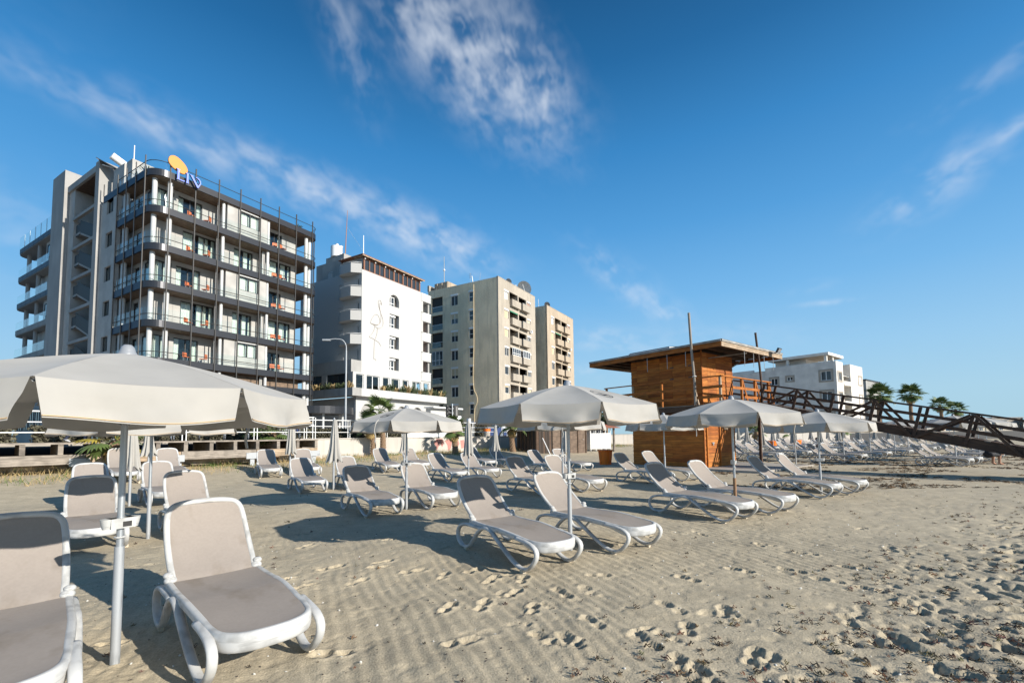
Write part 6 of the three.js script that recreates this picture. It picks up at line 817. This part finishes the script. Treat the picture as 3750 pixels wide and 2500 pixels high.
// ---------- grass, debris and shells on the sand ----------
function scatter(name, label, category, geo, m, n, fn) { const o = shade(new THREE.InstancedMesh(geo, m, n)), mt = new THREE.Matrix4(), q = new THREE.Quaternion(), e = new THREE.Euler(); let k = 0, guard = 0; while (k < n && guard++ < n * 30) { const r = fn(); if (!r) continue; e.set(r.rx ?? 0, r.ry ?? rnd() * 6.283, r.rz ?? 0); mt.compose(new THREE.Vector3(r.x, r.y, -r.f), q.setFromEuler(e), new THREE.Vector3(...(r.s ?? [1, 1, 1]))); o.setMatrixAt(k++, mt); if (r.c) o.setColorAt(k - 1, new THREE.Color().setRGB(...r.c)); } o.count = k; o.name = name; o.userData = { kind: 'stuff', label, category }; scene.add(o); return o; }
{
  const blade = new THREE.PlaneGeometry(0.012, 0.3, 1, 3); blade.translate(0, 0.15, 0); { const p = blade.attributes.position; for (let i = 0; i < p.count; i++) { const y = p.getY(i); p.setX(i, p.getX(i) * (1 - y / 0.32)); p.setZ(i, 0.5 * y * y * 2); } } blade.computeVertexNormals();
  const bank = (a) => () => { const t = rr(-26, 33), d = 0.15 + 3.6 * Math.pow(rnd(), 1.7) + (t < -1.7 ? 0.9 : 0), [x, , z] = onWall(t, d), f = -z; if (fbm(x * 0.9 + a, f * 0.9, 3, 201) < 0.5) return null; return { x, f, y: sandHeight(x, f) - 0.01, rz: rr(-0.6, 0.6), rx: rr(-0.6, 0.6), s: [rr(0.8, 2), rr(0.35, 1.15), 1] }; };
  scatter('dry_grass', 'dry straw coloured grass along the foot of the promenade wall', 'grass', blade, M.grassDry, 9000, bank(0)); scatter('green_weeds', 'green weeds scattered below the boardwalk and wall', 'weeds', blade, M.grassGreen, 6500, bank(40));
  // torn strips of dry sea grass
  const tw = mergeGeometries([0, 1, 2].map((k) => { const g = tubeGeo([[0, 0, 0], [0.03, 0.008 + 0.006 * k, 0.01 * k], [0.06, 0.004, 0.025 - 0.02 * k], [0.095, 0.012, 0.01]], 0.0028, 7, 4); g.rotateY(k * 1.1); g.translate(0.012 * k, 0, 0.015 * k); return g; }));
  const wrack = () => { const f = 2.4 + 26 * Math.pow(rnd(), 1.6), x = rr(-0.9, 1.2) * f, r = roughSide(x, f); const dn = fbm(x * 1.6, f * 1.6, 3, 211); if (r < -0.6 ? rnd() > 0.012 : dn < 0.41 || rnd() > 0.3 + 0.5 * sstep(0, 3, r)) return null; const s = rr(0.18, 0.6) * (rnd() < 0.08 ? 1.8 : 1), q = rnd(); return { x, f, y: sandHeight(x, f) + 0.004, rx: rr(-0.15, 0.15), s: [s, rr(0.7, 1.8), s], c: q < 0.6 ? [rr(0.035, 0.07), rr(0.025, 0.045), 0.022] : [rr(0.13, 0.24), rr(0.085, 0.15), rr(0.045, 0.08)] }; };
  scatter('seaweed_debris', 'dark strips of dry sea grass strewn over the trampled sand', 'seaweed', tw, mat(1, 1, 1, { roughness: 0.9 }), 1500, wrack);
  const litter = () => { const f = rr(13, 34), x = rr(0.42, 1.2) * f; if (fbm(x * 0.7, f * 0.7, 3, 221) < 0.46) return null; const s = rr(0.7, 1.9); return { x, f, y: sandHeight(x, f) + 0.004, s: [s, rr(1, 2.5), s], c: rnd() < 0.5 ? [0.20, 0.12, 0.06] : [0.06, 0.045, 0.03] }; };
  scatter('beach_litter', 'brown dry leaf litter on the sand under the ramp', 'litter', tw, mat(1, 1, 1, { roughness: 0.9 }), 3600, litter);
  const chip = new THREE.IcosahedronGeometry(0.01, 0).scale(1.3, 0.5, 1); scatter('shell_chips', 'white shell fragments and pebbles scattered on the sand', 'shells', chip, mat(0.62, 0.60, 0.55, { roughness: 0.6 }), 420, () => { const f = 2.5 + 12 * Math.pow(rnd(), 1.4), x = rr(-1.05, 1.15) * f, s = rr(0.4, 1.3); return { x, f, y: sandHeight(x, f) + 0.003, rx: rr(0, 3), s: [s, s, s] }; });
  scatter('dark_pebbles', 'small dark pebbles and crumbs on the sand', 'pebbles', chip, mat(0.09, 0.075, 0.06, { roughness: 0.8 }), 1500, () => { const f = 2.4 + 14 * Math.pow(rnd(), 1.4), x = rr(-1.05, 1.15) * f, s = rr(0.3, 0.9); return { x, f, y: sandHeight(x, f) + 0.002, rx: rr(0, 3), s: [s, s, s] }; });
}

// ---------- people ----------
// joints: { name: [x, y, z, r] }, bones: [a, b, colour]; one continuous skin from a smooth union of tapered capsules
function person(label, x, y, f, turn, J, bones, N = 76) {
  const g = thing('person', label, 'person', null, x, y, -f, turn), pts = Object.values(J); let lo3 = [9, 9, 9], hi3 = [-9, -9, -9]; for (const p of pts) for (let k = 0; k < 3; k++) { lo3[k] = Math.min(lo3[k], p[k] - p[3] - 0.06); hi3[k] = Math.max(hi3[k], p[k] + p[3] + 0.06); }
  const c = lo3.map((v, k) => (v + hi3[k]) / 2), half = Math.max(...lo3.map((v, k) => hi3[k] - v)) / 2, mc = new MarchingCubes(N, new THREE.MeshStandardMaterial(), false, false, 90000);
  const seg = bones.map(([a, b, col]) => [J[a], J[b], col]);
  const near = (px, py, pz) => { let d = 9, best = 9, bc = null; for (const [A, B, col] of seg) { const bx = B[0] - A[0], by = B[1] - A[1], bz = B[2] - A[2], t = clamp(((px - A[0]) * bx + (py - A[1]) * by + (pz - A[2]) * bz) / (bx * bx + by * by + bz * bz + 1e-9)), q = Math.hypot(px - A[0] - bx * t, py - A[1] - by * t, pz - A[2] - bz * t) - lerp(A[3], B[3], t); if (q < best) { best = q; bc = col; } const k = 0.035, h = clamp(0.5 + 0.5 * (d - q) / k); d = lerp(d, q, h) - k * h * (1 - h); } return [d, bc]; };
  for (let k = 0; k < N; k++) for (let j = 0; j < N; j++) for (let i = 0; i < N; i++) mc.field[i + j * N + k * N * N] = -near(c[0] + (i / N * 2 - 1) * half, c[1] + (j / N * 2 - 1) * half, c[2] + (k / N * 2 - 1) * half)[0];
  mc.isolation = 0; mc.update(); const n = mc.count, P = new Float32Array(n * 3), C = new Float32Array(n * 3), Nn = mc.normalArray.slice(0, n * 3);
  for (let i = 0; i < n; i++) { for (let k = 0; k < 3; k++) P[i * 3 + k] = c[k] + mc.positionArray[i * 3 + k] * half; const col = near(P[i * 3], P[i * 3 + 1], P[i * 3 + 2])[1]; C.set(col, i * 3); }
  const q = new THREE.BufferGeometry(); q.setAttribute('position', new THREE.BufferAttribute(P, 3)); q.setAttribute('normal', new THREE.BufferAttribute(Nn, 3)); q.setAttribute('color', new THREE.BufferAttribute(C, 3)); mesh('body', q, new THREE.MeshStandardMaterial({ vertexColors: true, roughness: 0.8 }), g);
  return g;
}
const skin = [0.42, 0.23, 0.15], black = [0.012, 0.012, 0.016], navy = [0.02, 0.025, 0.05], shirt = [0.60, 0.60, 0.62], hairC = [0.03, 0.018, 0.012];
const fingers = (J, B, side, w, dir, col) => { for (let k = 0; k < 5; k++) { const a = `${side}f${k}`, th = k === 4; J[a + 'a'] = [w[0] + dir[0] * (th ? 0.02 : 0.075), w[1] + dir[1] * (th ? 0.02 : 0.075), w[2] + (th ? 0.03 : (k - 1.5) * 0.02), 0.010]; J[a + 'b'] = [w[0] + dir[0] * (th ? 0.07 : 0.135 + 0.01 * (k % 3)), w[1] + dir[1] * (th ? 0.07 : 0.135) - 0.01, w[2] + (th ? 0.06 : (k - 1.5) * 0.022), 0.009]; B.push([side + 'w', a + 'a', col], [a + 'a', a + 'b', col]); } };
{
  // seated on a lounger, facing +x
  const sit = (top, pants, bend, bare) => { const hx = bend, J = { hip: [0, 0.5, 0, 0.15], bel: [0.03 + hx * 0.2, 0.68, 0, 0.14], ch: [0.05 + hx * 0.6, 0.9 - hx * 0.15, 0, 0.155], nk: [0.08 + hx, 1.06 - hx * 0.3, 0, 0.06], hd: [0.12 + hx * 1.25, 1.2 - hx * 0.42, 0, 0.092], hr: [0.09 + hx * 1.25, 1.235 - hx * 0.42, 0, 0.095], ns: [0.215 + hx * 1.3, 1.19 - hx * 0.45, 0, 0.02] }, B = [['hip', 'bel', pants], ['bel', 'ch', top], ['ch', 'nk', top], ['nk', 'hd', skin], ['hd', 'hd', skin], ['hd', 'ns', skin], ['hr', 'hr', hairC]];
    for (const [s, z] of [['l', 0.11], ['r', -0.11]]) { Object.assign(J, { [s + 'h']: [0.02, 0.5, z * 0.9, 0.105], [s + 'k']: [0.46, 0.47, z * 1.15, 0.068], [s + 'a']: [0.44, 0.09, z * 1.2, 0.042], [s + 't']: [0.62, 0.035, z * 1.35, 0.034], [s + 's']: [0.06 + hx * 0.85, 1.0 - hx * 0.2, z * 1.75, 0.062], [s + 'e']: [0.16 + hx * 0.7, 0.74 - hx * 0.2, z * 2.2, 0.046], [s + 'w']: [0.38 + hx * 0.3, 0.6 - hx * 0.2, z * 1.6, 0.032] }); B.push(['hip', s + 'h', pants], [s + 'h', s + 'k', pants], [s + 'k', s + 'a', bare ? skin : pants], [s + 'a', s + 't', skin], ['ch', s + 's', top], [s + 's', s + 'e', top], [s + 'e', s + 'w', skin]); fingers(J, B, s, J[s + 'w'], [0.9, -0.3, 0], skin); } return [J, B]; };
  const [J1, B1] = sit(black, black, 0.34, true); person('person in black sitting on a lounger behind the ramp', 22.6, landLow(22.6, 21.8) - 0.02, 21.75, 0.15, J1, B1);
  const [J2, B2] = sit(shirt, navy, 0.3, false); person('person in white shirt stooping on a lounger behind the parasol pole', 26.1, landLow(26.1, 38.5) + 0.0, 38.3, 2.6, J2, B2);
  // walking on the boardwalk
  const walk = (top, pants, cap) => { const J = { hip: [0, 0.95, 0, 0.13], bel: [0.01, 1.12, 0, 0.13], ch: [0.02, 1.34, 0, 0.15], nk: [0.03, 1.5, 0, 0.055], hd: [0.06, 1.63, 0, 0.088], hr: [0.035, 1.665, 0, 0.09], ns: [0.155, 1.62, 0, 0.018] }, B = [['hip', 'bel', pants], ['bel', 'ch', top], ['ch', 'nk', top], ['nk', 'hd', skin], ['hd', 'hd', skin], ['hd', 'ns', skin], ['hr', 'hr', cap ?? hairC]];
    for (const [s, z, q] of [['l', 0.09, 1], ['r', -0.09, -1]]) { Object.assign(J, { [s + 'h']: [0, 0.93, z, 0.095], [s + 'k']: [0.15 * q + 0.04, 0.5, z, 0.062], [s + 'a']: [0.22 * q - (q < 0 ? 0.1 : 0), 0.1, z, 0.04], [s + 't']: [0.22 * q + 0.12 - (q < 0 ? 0.1 : 0), 0.04, z, 0.035], [s + 's']: [0.02, 1.42, z * 2, 0.06], [s + 'e']: [-0.1 * q, 1.14, z * 2.5, 0.042], [s + 'w']: [-0.16 * q + 0.1, 0.92, z * 2.5, 0.03] }); B.push(['hip', s + 'h', pants], [s + 'h', s + 'k', pants], [s + 'k', s + 'a', pants], [s + 'a', s + 't', [0.5, 0.5, 0.5]], ['ch', s + 's', top], [s + 's', s + 'e', top], [s + 'e', s + 'w', skin]); fingers(J, B, s, J[s + 'w'], [0.3, -0.95, 0], skin); } return [J, B]; };
  const [J3, B3] = walk([0.10, 0.12, 0.2], navy), p3 = onWall(-10.7, 1.3, 1.61); person('person in dark trousers walking along the boardwalk, in front of the pair', p3[0], p3[1], -p3[2], wr, J3, B3);
  const [J4, B4] = walk([0.25, 0.25, 0.28], black), p4 = onWall(-9.9, 1.0, 1.61); person('second walker in black trousers on the boardwalk, half hidden by the parasol', p4[0], p4[1], -p4[2], wr + 3.1, J4, B4);
  const [J5, B5] = walk([0.12, 0.10, 0.10], black, [0.02, 0.02, 0.03]), p5 = onWall(-16.2, -1.9, 1.42); person('person in a dark cap behind the hedge at the left edge', p5[0], p5[1] - 0.35, -p5[2], wr, J5, B5);
}

renderer.render(scene, camera);
